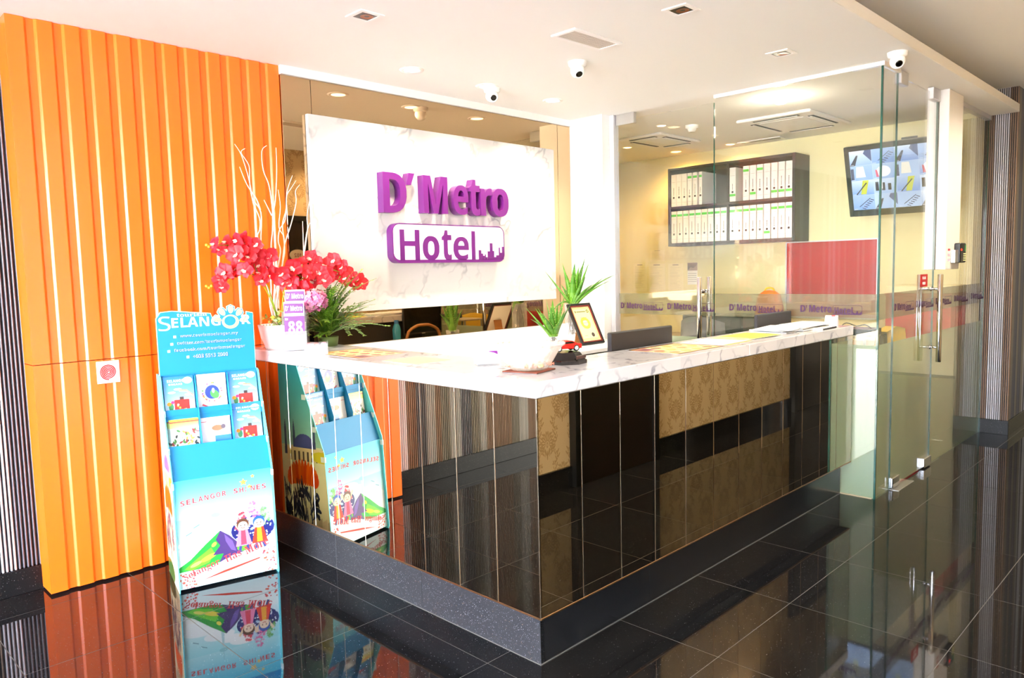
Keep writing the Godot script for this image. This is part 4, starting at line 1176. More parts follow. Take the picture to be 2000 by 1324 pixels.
	for k in 12:
		var a0 := -0.9 + 1.8 * k / 12.0; var a1 := -0.9 + 1.8 * (k + 1) / 12.0
		var h0 := 0.93 + 0.07 * cos(a0 * 1.5); var h1 := 0.93 + 0.07 * cos(a1 * 1.5)
		for rr in [0.24, 0.275]:
			quad(cs, Vector3(sin(a0) * 0.05 - cos(a0) * rr + 0.2, 0.55, sin(a0) * rr), Vector3(sin(a1) * 0.05 - cos(a1) * rr + 0.2, 0.55, sin(a1) * rr), Vector3(-cos(a1) * rr + 0.2, h1, sin(a1) * rr), Vector3(-cos(a0) * rr + 0.2, h0, sin(a0) * rr))
		quad(cs, Vector3(-cos(a0) * 0.275 + 0.2, h0, sin(a0) * 0.275), Vector3(-cos(a1) * 0.275 + 0.2, h1, sin(a1) * 0.275), Vector3(-cos(a1) * 0.24 + 0.2, h1, sin(a1) * 0.24), Vector3(-cos(a0) * 0.24 + 0.2, h0, sin(a0) * 0.24))
	obj("backrest", cs, std(Color(0.30, 0.30, 0.32), 0.8), oc)
	slab("seat", Vector3(-0.02, 0.42, -0.24), Vector3(0.44, 0.49, 0.24), std(Color(0.28, 0.28, 0.30), 0.8), oc, 0.02)
	var cl := st_new(false)
	lathe(cl, [Vector2(0.025, 0.06), Vector2(0.025, 0.42)], 12, Transform3D(Basis(), Vector3(0.2, 0, 0)))
	for k in 5: tube(cl, [Vector3(0.2, 0.08, 0), Vector3(0.2 + 0.27 * cos(TAU * k / 5), 0.03, 0.27 * sin(TAU * k / 5))], 0.018, 0.014, 6, 1)
	obj("base", cl, M.black, oc)
	var bag := thing("orange_bag", "rounded orange bag on the office desk behind the glass", "bag", Vector3(4.50, 0.75, -1.34))
	var bs := st_new(false)
	lathe(bs, [Vector2(0, 0.0), Vector2(0.12, 0.0), Vector2(0.135, 0.1), Vector2(0.13, 0.3), Vector2(0.10, 0.42), Vector2(0.05, 0.455), Vector2(0, 0.46)], 20, Transform3D(Basis.from_scale(Vector3(0.6, 1, 1)), Vector3.ZERO), 0.03, 5)
	obj("cloth", bs, std(Color(0.93, 0.45, 0.10), 0.7), bag)
	var bh := st_new(false)
	tube(bh, [Vector3(0, 0.43, -0.05), Vector3(0, 0.475, -0.03), Vector3(0, 0.475, 0.03), Vector3(0, 0.43, 0.05)], 0.008, 0.008, 6)
	obj("strap", bh, M.yellow, bag)
	var rc := thing("red_cabinet", "red cabinet with a cream top seen through the glass entrance door", "cabinet", Vector3(4.58, 0, -0.13))
	slab("body", Vector3(-0.1, 0.02, -0.23), Vector3(0.3, 1.165, 0.235), std(Color(0.74, 0.07, 0.11), 0.5), rc, 0.004)
	slab("rim", Vector3(-0.11, 1.166, -0.235), Vector3(0.3, 1.185, 0.24), std(Color(0.75, 0.08, 0.10), 0.4), rc, 0.002)
	slab("top", Vector3(-0.105, 1.186, -0.232), Vector3(0.3, 1.245, 0.237), std(Color(0.93, 0.88, 0.68), 0.6), rc, 0.006)
	var jk := thing("yellow_jacket", "yellow jacket hung over a chair back behind the frosted glass door", "jacket", Vector3(3.56, 0, -0.02))
	var js := st_new(false)
	for side in [-1.0, 1.0]:
		for r in 8:
			for k in 14:
				var g := func(u: float, v: float) -> Vector3:
					var x := (u - 0.5) * (0.36 + 0.06 * v)
					return Vector3(x, 1.0 - v * 0.42 - 0.05 * absf(u - 0.5), side * (0.035 + 0.03 * v + 0.01 * sin(u * 19.0) * v))
				quad(js, g.call(k / 14.0, r / 8.0), g.call((k + 1) / 14.0, r / 8.0), g.call((k + 1) / 14.0, (r + 1) / 8.0), g.call(k / 14.0, (r + 1) / 8.0))
	for k in 14:
		quad(js, Vector3((k / 14.0 - 0.5) * 0.36, 1.0 - 0.05 * absf(k / 14.0 - 0.5), 0.035), Vector3(((k + 1) / 14.0 - 0.5) * 0.36, 1.0 - 0.05 * absf((k + 1) / 14.0 - 0.5), 0.035), Vector3(((k + 1) / 14.0 - 0.5) * 0.36, 1.0 - 0.05 * absf((k + 1) / 14.0 - 0.5), -0.035), Vector3((k / 14.0 - 0.5) * 0.36, 1.0 - 0.05 * absf(k / 14.0 - 0.5), -0.035))
	obj("cloth", js, M.yellow, jk)
	var hc := thing("plain_chair", "simple chair under the yellow jacket behind the frosted door", "chair", Vector3(3.56, 0, -0.02))
	slab("backrest", Vector3(-0.17, 0.5, -0.015), Vector3(0.17, 0.955, 0.012), M.charcoal, hc, 0.006)
	slab("seat", Vector3(-0.2, 0.43, -0.44), Vector3(0.2, 0.46, -0.01), M.charcoal, hc, 0.006)
	for sx in [-1, 1]:
		for z in [-0.42, -0.02]: slab("leg", Vector3(sx * 0.17 - 0.012, 0.0, z - 0.012), Vector3(sx * 0.17 + 0.012, 0.43, z + 0.012), M.steel, hc, 0.002)
	var lc := thing("slim_stand", "slim stand just inside the glass at the corner of the office", "stand", Vector3(3.10, 0, -0.19))
	for x in [-0.06, 0.165]:
		for z in [-0.27, 0.175]: slab("leg", Vector3(x, 0.004, z), Vector3(x + 0.015, 0.955, z + 0.015), M.steel, lc, 0.001)
	slab("top", Vector3(-0.07, 0.956, -0.285), Vector3(0.19, 0.972, 0.195), M.office_desk, lc, 0.002)
	var sw := thing("network_box", "small black network box with a cable on the slim stand behind the counter's end", "box", Vector3(3.14, 0.972, -0.09))
	slab("case", Vector3(-0.09, 0, -0.12), Vector3(0.09, 0.042, 0.12), M.black, sw, 0.003)
	var wc := st_new(false)
	tube(wc, [Vector3(-0.02, 0.042, -0.1), Vector3(-0.02, 0.075, -0.06), Vector3(-0.01, 0.055, 0.0), Vector3(0.0, 0.065, 0.05), Vector3(0.0, 0.042, 0.09)], 0.003, 0.003, 6)
	obj("cable", wc, M.black, sw)

# ------------------------------------------------------------------ brochure stand
func poster_art() -> ImageTexture:
	var a := Art.new(512, 640, Color.WHITE)
	a.fade(0, 0, 1, 0.36, Color(0.25, 0.75, 0.90), Color(0.72, 0.92, 0.96))
	a.fade(0, 0.36, 1, 0.70, Color(0.62, 0.90, 0.95), Color(0.93, 0.98, 0.98))
	a.fade(0, 0.70, 1, 1.0, Color(0.97, 0.98, 0.97), Color(0.85, 0.95, 0.97))
	for q in [[0.20, 0.60, 0.20, 0.05], [0.36, 0.52, 0.16, 0.05], [0.10, 0.66, 0.14, 0.04], [0.62, 0.42, 0.16, 0.05], [0.48, 0.46, 0.12, 0.04]]:
		a.ell(q[0], q[1], q[2], q[3], Color(0.97, 0.99, 1.0))
	a.poly([Vector2(0.375, 0.62), Vector2(0.388, 0.36), Vector2(0.402, 0.36), Vector2(0.415, 0.62)], Color(0.72, 0.86, 0.90))
	a.ell(0.395, 0.365, 0.045, 0.02, Color(0.55, 0.80, 0.86))
	a.line([Vector2(0.395, 0.35), Vector2(0.395, 0.27)], 0.006, Color(0.55, 0.75, 0.82))
	for q in [[0.12, 0.50], [0.20, 0.44], [0.62, 0.50]]:
		a.line([Vector2(q[0] - 0.03, q[1] + 0.012), Vector2(q[0], q[1]), Vector2(q[0] + 0.03, q[1] - 0.012)], 0.007, Color(0.25, 0.45, 0.55))
	# green hill with a purple rock face
	a.poly([Vector2(0.0, 0.80), Vector2(0.12, 0.74), Vector2(0.28, 0.62), Vector2(0.43, 0.52), Vector2(0.50, 0.60), Vector2(0.55, 0.70), Vector2(0.50, 0.79), Vector2(0.30, 0.84), Vector2(0.0, 0.84)], Color(0.13, 0.62, 0.22))
	a.poly([Vector2(0.05, 0.82), Vector2(0.2, 0.73), Vector2(0.33, 0.66), Vector2(0.36, 0.72), Vector2(0.3, 0.80), Vector2(0.12, 0.84)], Color(0.42, 0.80, 0.18))
	a.ell(0.30, 0.75, 0.09, 0.022, Color(0.92, 0.82, 0.25), -0.3)
	a.ell(0.17, 0.79, 0.06, 0.016, Color(0.90, 0.86, 0.40), -0.3)
	a.ell(0.36, 0.64, 0.03, 0.018, Color(0.90, 0.80, 0.3), -0.6)
	a.poly([Vector2(0.43, 0.52), Vector2(0.52, 0.58), Vector2(0.60, 0.66), Vector2(0.66, 0.76), Vector2(0.52, 0.78), Vector2(0.40, 0.82), Vector2(0.45, 0.74), Vector2(0.34, 0.74), Vector2(0.42, 0.66), Vector2(0.38, 0.60)], Color(0.27, 0.18, 0.42))
	a.poly([Vector2(0.47, 0.56), Vector2(0.55, 0.64), Vector2(0.58, 0.74), Vector2(0.53, 0.72), Vector2(0.48, 0.63)], Color(0.42, 0.32, 0.66))
	a.ell(0.66, 0.72, 0.07, 0.035, Color(0.35, 0.72, 0.20))
	# dark blue grove with starry trees
	a.ell(0.77, 0.56, 0.23, 0.13, Color(0.10, 0.12, 0.42))
	rng.seed = 5
	for i in 60: a.ell(rng.randf_range(0.57, 0.97), rng.randf_range(0.46, 0.66), 0.009, 0.007, Color(0.95, 0.97, 1.0))
	for q in [[0.66, 0.44, Color(0.85, 0.15, 0.22)], [0.78, 0.36, Color(0.90, 0.35, 0.62)], [0.90, 0.42, Color(0.35, 0.68, 0.28)], [0.73, 0.45, Color(0.60, 0.78, 0.92)]]:
		for k in 34:
			var u := rng.randf()
			a.star(q[0] + rng.randf_range(-0.07, 0.07) * (0.3 + u), q[1] - 0.06 + u * 0.18, rng.randf_range(0.012, 0.026), (q[2] as Color).lightened(rng.randf() * 0.35))
	# two small children holding up their arms (plain figures)
	for q in [[0.665, Color(0.93, 0.52, 0.70), Color(0.35, 0.20, 0.12), Color(0.85, 0.25, 0.35)], [0.835, Color(0.90, 0.22, 0.15), Color(0.15, 0.35, 0.70), Color(0.95, 0.675, 0.15)]]:
		var x: float = q[0]
		a.line([Vector2(x - 0.10, 0.455), Vector2(x, 0.595), Vector2(x + 0.10, 0.455)], 0.026, Color(0.97, 0.85, 0.705))
		a.poly([Vector2(x - 0.045, 0.555), Vector2(x + 0.045, 0.555), Vector2(x + 0.085, 0.705), Vector2(x - 0.085, 0.705)], q[1])
		a.poly([Vector2(x - 0.022, 0.555), Vector2(x + 0.022, 0.555), Vector2(x + 0.03, 0.695), Vector2(x - 0.03, 0.695)], q[3])
		a.line([Vector2(x - 0.035, 0.705), Vector2(x - 0.045, 0.755)], 0.028, Color(0.2, 0.25, 0.5))
		a.line([Vector2(x + 0.035, 0.705), Vector2(x + 0.055, 0.755)], 0.028, Color(0.2, 0.25, 0.5))
		a.ell(x, 0.500, 0.064, 0.056, q[2])
		a.ell(x, 0.517, 0.052, 0.043, Color(0.99, 0.88, 0.78))
		a.line([Vector2(x - 0.02, 0.530), Vector2(x, 0.539), Vector2(x + 0.02, 0.530)], 0.006, Color(0.7, 0.2, 0.2))
		for e in [-1.0, 1.0]: a.ell(x + e * 0.02, 0.511, 0.006, 0.006, Color(0.2, 0.1, 0.1))
	# swoosh and flower corners
	a.poly([Vector2(0.20, 0.955), Vector2(0.45, 0.90), Vector2(0.83, 0.845), Vector2(0.82, 0.86), Vector2(0.5, 0.915)], Color(0.85, 0.22, 0.15))
	for i in 46:
		var u := rng.randf()
		var p := Vector2(rng.randf_range(0.0, 0.16), 0.86 + u * 0.14) if i % 2 else Vector2(rng.randf_range(0.86, 1.0), 0.78 + u * 0.22)
		a.star(p.x, p.y, rng.randf_range(0.010, 0.022), Color(0.92, 0.40, 0.22).lerp(Color(0.85, 0.2, 0.3), rng.randf()))
	for q in [[0.70, 0.10, 0.045], [0.80, 0.055, 0.025], [0.76, 0.15, 0.03]]: a.star(q[0], q[1], q[2], Color(0.98, 0.78, 0.28))
	return a.tex()

func side_art() -> ImageTexture:
	var a := Art.new(192, 512, Color(0.2, 0.6, 0.7))
	a.fade(0, 0, 1, 0.45, Color(0.10, 0.62, 0.76), Color(0.62, 0.86, 0.78))
	a.fade(0, 0.45, 1, 1.0, Color(0.85, 0.90, 0.74), Color(0.93, 0.90, 0.70))
	for x in [0.12, 0.3, 0.72, 0.9]:
		a.poly([Vector2(x - 0.025, 0.50), Vector2(x - 0.02, 0.36), Vector2(x, 0.31), Vector2(x + 0.02, 0.36), Vector2(x + 0.025, 0.50)], Color(0.25, 0.32, 0.50))
	a.ell(0.5, 0.44, 0.2, 0.055, Color(0.30, 0.36, 0.62))
	a.box(0.15, 0.46, 0.9, 0.53, Color(0.90, 0.86, 0.66))
	for k in 8: a.box(0.2 + k * 0.09, 0.48, 0.235 + k * 0.09, 0.53, Color(0.30, 0.26, 0.24))
	a.ell(0.85, 0.50, 0.2, 0.03, Color(0.80, 0.80, 0.20))
	for k in 15:
		var t := -1.5 + k * 3.0 / 14.0
		a.ell(0.45 + sin(t) * 0.26, 0.635 - cos(t) * 0.045, 0.035, 0.07, Color(0.93, 0.42, 0.05).lerp(Color(0.80, 0.22, 0.04), (k % 3) * 0.4), t)
	rng.seed = 8
	for i in 70:
		a.ell(rng.randf_range(0.05, 0.75), rng.randf_range(0.68, 0.86), rng.randf_range(0.03, 0.09), 0.012, Color(0.08, 0.12, 0.16).lerp(Color(0.15, 0.22, 0.40), rng.randf()), rng.randf() * 3.0)
	for q in 4: a.poly([Vector2(0.62 + q * 0.1, 0.97), Vector2(0.62 + q * 0.1, 0.84), Vector2(0.71 + q * 0.1, 0.82), Vector2(0.71 + q * 0.1, 0.97)], Color(0.86, 0.80, 0.64).darkened(0.1 * (q % 2)))
	a.ell(0.3, 0.96, 0.35, 0.05, Color(0.15, 0.35, 0.15))
	return a.tex()

func brochure_art(kind: int) -> ImageTexture:
	var a := Art.new(128, 176, Color.WHITE)
	rng.seed = 40 + kind
	if kind == 0:
		a.fade(0, 0, 1, 1, Color(0.12, 0.45, 0.80), Color(0.85, 0.95, 1.0))
		for q in [[0.25, 0.42], [0.8, 0.5], [0.45, 0.34]]: a.ell(q[0], q[1], 0.13, 0.03, Color.WHITE)
		a.ell(0.8, 0.12, 0.16, 0.09, Color(0.9, 0.97, 1.0))
		for k in 4: a.line([Vector2(0.5, 0.36 + k * 0.012), Vector2(0.75, 0.38 + k * 0.012), Vector2(0.95, 0.52 + k * 0.012)], 0.02, [Color(0.9, 0.2, 0.2), Color(0.98, 0.8, 0.3), Color(0.9, 0.95, 0.9), Color(0.95, 0.5, 0.5)][k])
		a.box(0.32, 0.62, 0.82, 0.98, Color(0.88, 0.16, 0.14))
		a.box(0.5, 0.55, 0.64, 0.62, Color(0.25, 0.18, 0.16))
		for i in 9: a.ell(rng.randf_range(0.36, 0.78), rng.randf_range(0.66, 0.95), 0.035, 0.028, [Color(1, 0.9, 0.85), Color(0.98, 0.75, 0.2), Color.WHITE][i % 3])
		a.ell(0.2, 0.8, 0.08, 0.1, Color(0.2, 0.55, 0.35)); a.ell(0.14, 0.72, 0.07, 0.05, Color(0.95, 0.6, 0.1)); a.ell(0.26, 0.68, 0.06, 0.04, Color(0.85, 0.2, 0.5))
	elif kind == 1:
		a.fade(0, 0, 1, 1, Color(0.90, 0.96, 1.0), Color(0.98, 0.99, 1.0))
		a.ell(0.5, 0.5, 0.25, 0.19, Color(0.15, 0.25, 0.72))
		a.ell(0.58, 0.56, 0.16, 0.11, Color(0.30, 0.68, 0.30), 0.4)
		a.ell(0.54, 0.46, 0.05, 0.07, Color(0.75, 0.88, 0.95))
		for i in 22:
			var t := rng.randf() * TAU
			a.ell(0.5 + cos(t) * 0.33, 0.5 + sin(t) * 0.25, 0.03, 0.02, [Color(0.9, 0.3, 0.3), Color(0.95, 0.6, 0.15), Color(0.6, 0.3, 0.7), Color(0.3, 0.65, 0.3)][i % 4])
		a.poly([Vector2(0.15, 0.8), Vector2(0.4, 0.9), Vector2(0.38, 0.93), Vector2(0.12, 0.84)], Color(0.85, 0.25, 0.35))
	elif kind == 2:
		a.fade(0, 0, 1, 0.3, Color(0.80, 0.86, 0.22), Color(0.95, 0.93, 0.60))
		a.box(0.0, 0.06, 1.0, 0.12, Color(0.90, 0.35, 0.25))
		for i in 40: a.ell(rng.randf(), rng.randf_range(0.38, 0.98), 0.07, 0.035, [Color(0.25, 0.50, 0.2), Color(0.90, 0.80, 0.3), Color(0.55, 0.2, 0.2), Color(0.9, 0.9, 0.85), Color(0.15, 0.18, 0.14)][i % 5], rng.randf() * 3.0)
	else:
		a.fade(0, 0, 1, 1, Color(0.97, 0.97, 0.97), Color(0.95, 0.96, 0.98))
		a.ell(0.55, 0.45, 0.2, 0.1, Color(0.60, 0.45, 0.32)); a.ell(0.75, 0.42, 0.08, 0.08, Color(0.40, 0.35, 0.40)); a.box(0.45, 0.72, 1.0, 0.95, Color(0.20, 0.50, 0.80)); a.box(0.0, 0.2, 0.2, 0.22, Color(0.85, 0.3, 0.4))
	return a.tex()

func build_stand() -> void:
	var turn := -deg_to_rad(13.5)
	var at := Vector3(-0.366, 0.0, -1.653)
	var s := thing("brochure_stand", "tall turquoise cardboard brochure stand with a printed poster front beside the counter", "brochure stand", at, turn)
	var W := 0.225
	# side panels with their print on the outer face; outline in depth (-z) and height
	var pr := [Vector2(0.33, 0.0), Vector2(0.0, 0.0), Vector2(-0.006, 0.015), Vector2(0.022, 0.525), Vector2(0.085, 0.690), Vector2(0.145, 0.835), Vector2(0.195, 0.975), Vector2(0.215, 0.980), Vector2(0.33, 0.980)]
	var art := printed(side_art(), 0.35)
	for sd in [-1.0, 1.0]:
		var st := st_new()
		for k in range(1, pr.size() - 1):
			var vs := []; var uv := []
			for j in ([0, k, k + 1] if sd > 0 else [0, k + 1, k]):
				var p: Vector2 = pr[j]
				vs.append(Vector3(sd * W, p.y, -p.x)); uv.append(Vector2((0.34 - p.x) / 0.35, 1.0 - p.y))
			uvtri(st, vs, uv)
		st.generate_normals()
		var mesh := st.commit()
		mesh.surface_set_material(0, art)
		var s2 := st_new()
		for k in range(1, pr.size() - 1):
			var a: Vector2 = pr[0]; var b: Vector2 = pr[k]; var c: Vector2 = pr[k + 1]
			tri(s2, Vector3(sd * (W - 0.005), a.y, -a.x), Vector3(sd * (W - 0.005), b.y, -b.x), Vector3(sd * (W - 0.005), c.y, -c.x))
		for k in pr.size():
			var a: Vector2 = pr[k]; var b: Vector2 = pr[(k + 1) % pr.size()]
			quad(s2, Vector3(sd * (W - 0.005), a.y, -a.x), Vector3(sd * W, a.y, -a.x), Vector3(sd * W, b.y, -b.x), Vector3(sd * (W - 0.005), b.y, -b.x))
		s2.generate_normals()
		s2.commit(mesh)
		mesh.surface_set_material(1, M.cyan_light)
		put("side_panel", mesh, null, s)
	slab("back_panel", Vector3(-W + 0.006, 0.0, -0.328), Vector3(W - 0.006, 0.98, -0.324), M.cyan, s, 0.0)
	# poster front
	var iw := 2.0 * W - 0.012
	var lean := Basis(Vector3.RIGHT, -0.052)
	var po := card("poster_front", s, Transform3D(lean, Vector3(0, 0.012, -0.010)), iw, 0.500, 0.004, printed(poster_art(), 0.35), M.cyan)
	var tl := st_new()
	var t1 := "SELANGOR SHINES"
	for k in t1.length():
		if t1[k] == " ": continue
		var u := k / 14.0
		write(tl, t1[k], -0.185 + u * 0.366 - 0.009, 0.384 + 0.020 * u + 0.006 * sin(u * PI), 0.0185 if t1[k] != "I" else 0.006, 0.0235, 0.0, 0.0008, Transform3D(), true)
	put("poster_title", tl.commit(), M.red_ink, po)
	var t2 := st_new()
	for q in [["Selangor", -0.195, 0.030, 0.165], ["Has", -0.012, 0.083, 0.075], ["More", 0.080, 0.100, 0.115]]:
		write(t2, q[0], 0, 0, q[3], 0.040 if q[0] != "Has" else 0.034, 0.0, 0.0008, Transform3D(Basis(Vector3.BACK, 0.28), Vector3(q[1], q[2], 0)), true, true)
	put("poster_script", t2.commit(), M.red_ink, po)
	# plain fascia above the poster, then two stepped rows of pockets
	var f := Transform3D(Basis(Vector3.RIGHT, -0.36), Vector3(0, 0.508, -0.040))
	var fa := st_new()
	cbox(fa, Vector3(0, 0.082, 0), Vector3(iw, 0.164, 0.004), 0.0005, f)
	obj("fascia", fa, M.cyan, s)
	var sh := st_new()
	cbox(sh, Vector3(0, 0.640, -0.145), Vector3(iw, 0.004, 0.09), 0.0)
	cbox(sh, Vector3(0, 0.795, -0.19), Vector3(iw, 0.004, 0.09), 0.0)
	obj("pocket_floor", sh, M.cyan, s)
	var b1 := st_new()
	cbox(b1, Vector3(0, 0.72, -0.185), Vector3(iw, 0.155, 0.003), 0.0)
	cbox(b1, Vector3(0, 0.89, -0.232), Vector3(iw, 0.18, 0.003), 0.0)
	obj("pocket_back", b1, M.cyan, s)
	var lp := st_new()
	cbox(lp, Vector3(0, 0.797, -0.152), Vector3(iw, 0.054, 0.003), 0.0005)
	obj("pocket_lip", lp, M.cyan, s)
	for x in [-0.0735, 0.0735]:
		var dv := st_new()
		prism(dv, PackedVector2Array([Vector2(0.10, 0.64), Vector2(0.235, 0.64), Vector2(0.235, 0.978), Vector2(0.195, 0.970), Vector2(0.138, 0.825), Vector2(0.092, 0.685)]), -0.0018, 0.0018, Transform3D(Basis(Vector3(0, 0, -1), Vector3.UP, Vector3.RIGHT), Vector3(x, 0, 0)))
		obj("pocket_divider", dv, M.cyan, s)
	for x in [-W + 0.003, W - 0.003]:
		for q in [[0.795, -0.150], [0.63, -0.085], [0.478, -0.030]]:
			slab("edge_tab", Vector3(x - 0.0045, q[0], q[1] - 0.016), Vector3(x + 0.0045, q[0] + 0.028, q[1] + 0.014), M.pale, s, 0.001)
	# header board with a flower on its upper edge
	var hd := st_new()
	var o := PackedVector2Array([Vector2(-0.219, 0.93), Vector2(0.219, 0.93), Vector2(0.219, 1.255), Vector2(0.19, 1.262)])
	for k in 5:
		var t := 0.15 + k * 0.68
		for d in [-0.22, 0.0, 0.22]:
			o.append(Vector2(0.112 + cos(t + d) * (0.085 if d == 0.0 else 0.078), 1.215 + sin(t + d) * (0.085 if d == 0.0 else 0.078)))
		if k < 4: o.append(Vector2(0.112 + cos(t + 0.34) * 0.055, 1.215 + sin(t + 0.34) * 0.055))
	for q in [Vector2(0.02, 1.262), Vector2(-0.06, 1.270), Vector2(-0.15, 1.280), Vector2(-0.20, 1.276), Vector2(-0.219, 1.248)]: o.append(q)
	prism(hd, o, -0.2385, -0.2355)
	var edge := st_new()
	prism(edge, Geometry2D.offset_polygon(o, 0.0035)[0], -0.2405, -0.2386)
	obj("header_edge", edge, M.white_ink, s)
	var head := obj("header_board", hd, M.cyan, s)
	var z := -0.2353
	var tx := st_new()
	write(tx, "S", -0.212, 1.190, 0.052, 0.068, z, z + 0.0006, Transform3D(), false)
	write(tx, "ELANG", -0.155, 1.203, 0.220, 0.046, z, z + 0.0006, Transform3D(), true)
	write(tx, "R", 0.165, 1.203, 0.042, 0.046, z, z + 0.0006, Transform3D(), true)
	write(tx, "tourism", -0.130, 1.253, 0.135, 0.018, z, z + 0.0006, Transform3D(), true, true)
	put("header_title", tx.commit(), M.white_ink, head)
	var oo := st_new()
	var c1 := PackedVector2Array(); var c2 := PackedVector2Array()
	for k in 28:
		var a := TAU * k / 28
		c1.append(Vector2(0.112 + cos(a) * 0.040, 1.218 + sin(a) * 0.034)); c2.append(Vector2(0.110 + cos(a) * 0.027, 1.222 + sin(a) * 0.024))
	ring(oo, c1, c2, z, z + 0.0006)
	for k in 5:
		var t := 0.15 + k * 0.68
		var p := PackedVector2Array()
		for j in 12: p.append(Vector2(0.112, 1.215) + Vector2(cos(t), sin(t)) * (0.062 + cos(TAU * j / 12) * 0.019) + Vector2(-sin(t), cos(t)) * sin(TAU * j / 12) * (0.0135 + 0.004 * cos(TAU * j / 12)))
		prism(oo, p, z, z + 0.0006)
	obj("flower_print", oo, std(Color(0.93, 0.90, 0.55), 0.5), head)
	var i := 0
	for l in [["www.tourismselangor.my", 1.150, 0.265], ["twitter.com/tourismselangor", 1.116, 0.295], ["facebook.com/tourismselangor", 1.083, 0.325], ["+603 5513 2000", 1.050, 0.160]]:
		var wv: float = l[2]
		var bk := st_new()
		write(bk, l[0], 0.012 - wv / 2, l[1], wv, 0.019, z, z + 0.0006, Transform3D(), true)
		put("contact_line", bk.commit(), M.white_ink, head)
		var ln := st_new()
		write(ln, l[0], 0.012 - wv / 2 + 0.0012, l[1] - 0.0004, wv - 0.001, 0.0185, z + 0.0007, z + 0.0011, Transform3D(), false)
		put("contact_line", ln.commit(), M.navy_ink, head)
		var ic := st_new()
		cbox(ic, Vector3(-wv / 2 - 0.012, l[1] + 0.009, z + 0.0004), Vector3(0.012, 0.012, 0.0008), 0.0)
		obj("contact_symbol", ic, M.white_ink, head)
		i += 1
	# brochures standing in the pockets
	var xf := Transform3D(Basis(Vector3.UP, turn), at)
	var tilt := Basis(Vector3.RIGHT, -0.16)
	for q in [[-0.146, 0.798, -0.176, 0, "blue brochure with a red suitcase picture in the upper left pocket of the stand"], [0.0, 0.798, -0.176, 1, "white brochure with a small globe in the upper middle pocket of the stand"], [0.146, 0.798, -0.176, 0, "blue brochure with a red suitcase picture in the upper right pocket of the stand"], [0.0, 0.643, -0.130, 3, "white brochure with a pale picture in the lower middle pocket of the stand"], [0.146, 0.643, -0.122, 0, "blue brochure with a red suitcase picture in the lower right pocket of the stand"]]:
		var b := card("brochure", self, xf * Transform3D(tilt, Vector3(q[0], q[1], q[2])), 0.132, 0.178 if q[3] == 0 or q[1] > 0.7 else 0.138, 0.005, printed(brochure_art(q[3]), 0.3), M.paper)
		tag(b, q[4], "brochure", "brochures in the stand")
		if q[3] == 0:
			label_obj("cover_title", [["SELANGOR", -0.050, 0.151, 0.085, 0.013, true, false], ["BREAKS", -0.044, 0.137, 0.06, 0.009, true, false]], M.white_ink, b, Transform3D(Basis(), Vector3(0, 0, 0.0002)))
	for k in 4:
		var b := card("brochure", self, xf * Transform3D(Basis(Vector3.RIGHT, -0.16 + 0.012 * k), Vector3(-0.150 + k * 0.003, 0.643, -0.150 + k * 0.009)), 0.126, 0.139 - k * 0.001, 0.006, printed(brochure_art(2), 0.3), M.paper)
		tag(b, "green and yellow brochure, %s from the back in the stand's lower left pocket" % ORD[k], "brochure", "brochures in the stand")

# ------------------------------------------------------------------ things on the counter and desks
func menu_art(seed_: int) -> ImageTexture:
	var a := Art.new(384, 256, Color(0.93, 0.72, 0.28))
	rng.seed = seed_
	a.box(0, 0, 1, 0.06, Color(0.36, 0.14, 0.20)); a.box(0, 0.94, 1, 1, Color(0.36, 0.14, 0.20))
	a.box(0, 0, 0.03, 1, Color(0.36, 0.14, 0.20)); a.box(0.97, 0, 1, 1, Color(0.36, 0.14, 0.20))
	for r in 3:
		for c in 4:
			var x := 0.05 + c * 0.23; var y := 0.10 + r * 0.28
			a.box(x, y, x + 0.20, y + 0.24, Color(0.98, 0.93, 0.78))
			a.ell(x + 0.10, y + 0.12, 0.07, 0.08, [Color(0.85, 0.45, 0.12), Color(0.70, 0.25, 0.12), Color(0.95, 0.70, 0.2), Color(0.55, 0.35, 0.15)][rng.randi() % 4])
			a.box(x + 0.02, y + 0.20, x + 0.15, y + 0.215, Color(0.5, 0.2, 0.15))
	a.box(0.05, 0.09, 0.28, 0.38, Color(0.75, 0.50, 0.50))
	a.box(0.07, 0.14, 0.24, 0.32, Color(0.45, 0.18, 0.28))
	return a.tex()

func flat_sheet(n: String, label: String, cat: String, c: Vector2, size: Vector2, turn: float, y: float, m: Material, group := "") -> void:
	var b := Basis(Vector3.UP, turn) * Basis(Vector3.RIGHT, -PI / 2)
	var o := card(n, self, Transform3D(b, Vector3(c.x, y, c.y) + Basis(Vector3.UP, turn) * Vector3(0, 0, size.y / 2)), size.x, size.y, 0.0006, m, M.paper)
	tag(o, label, cat, group)

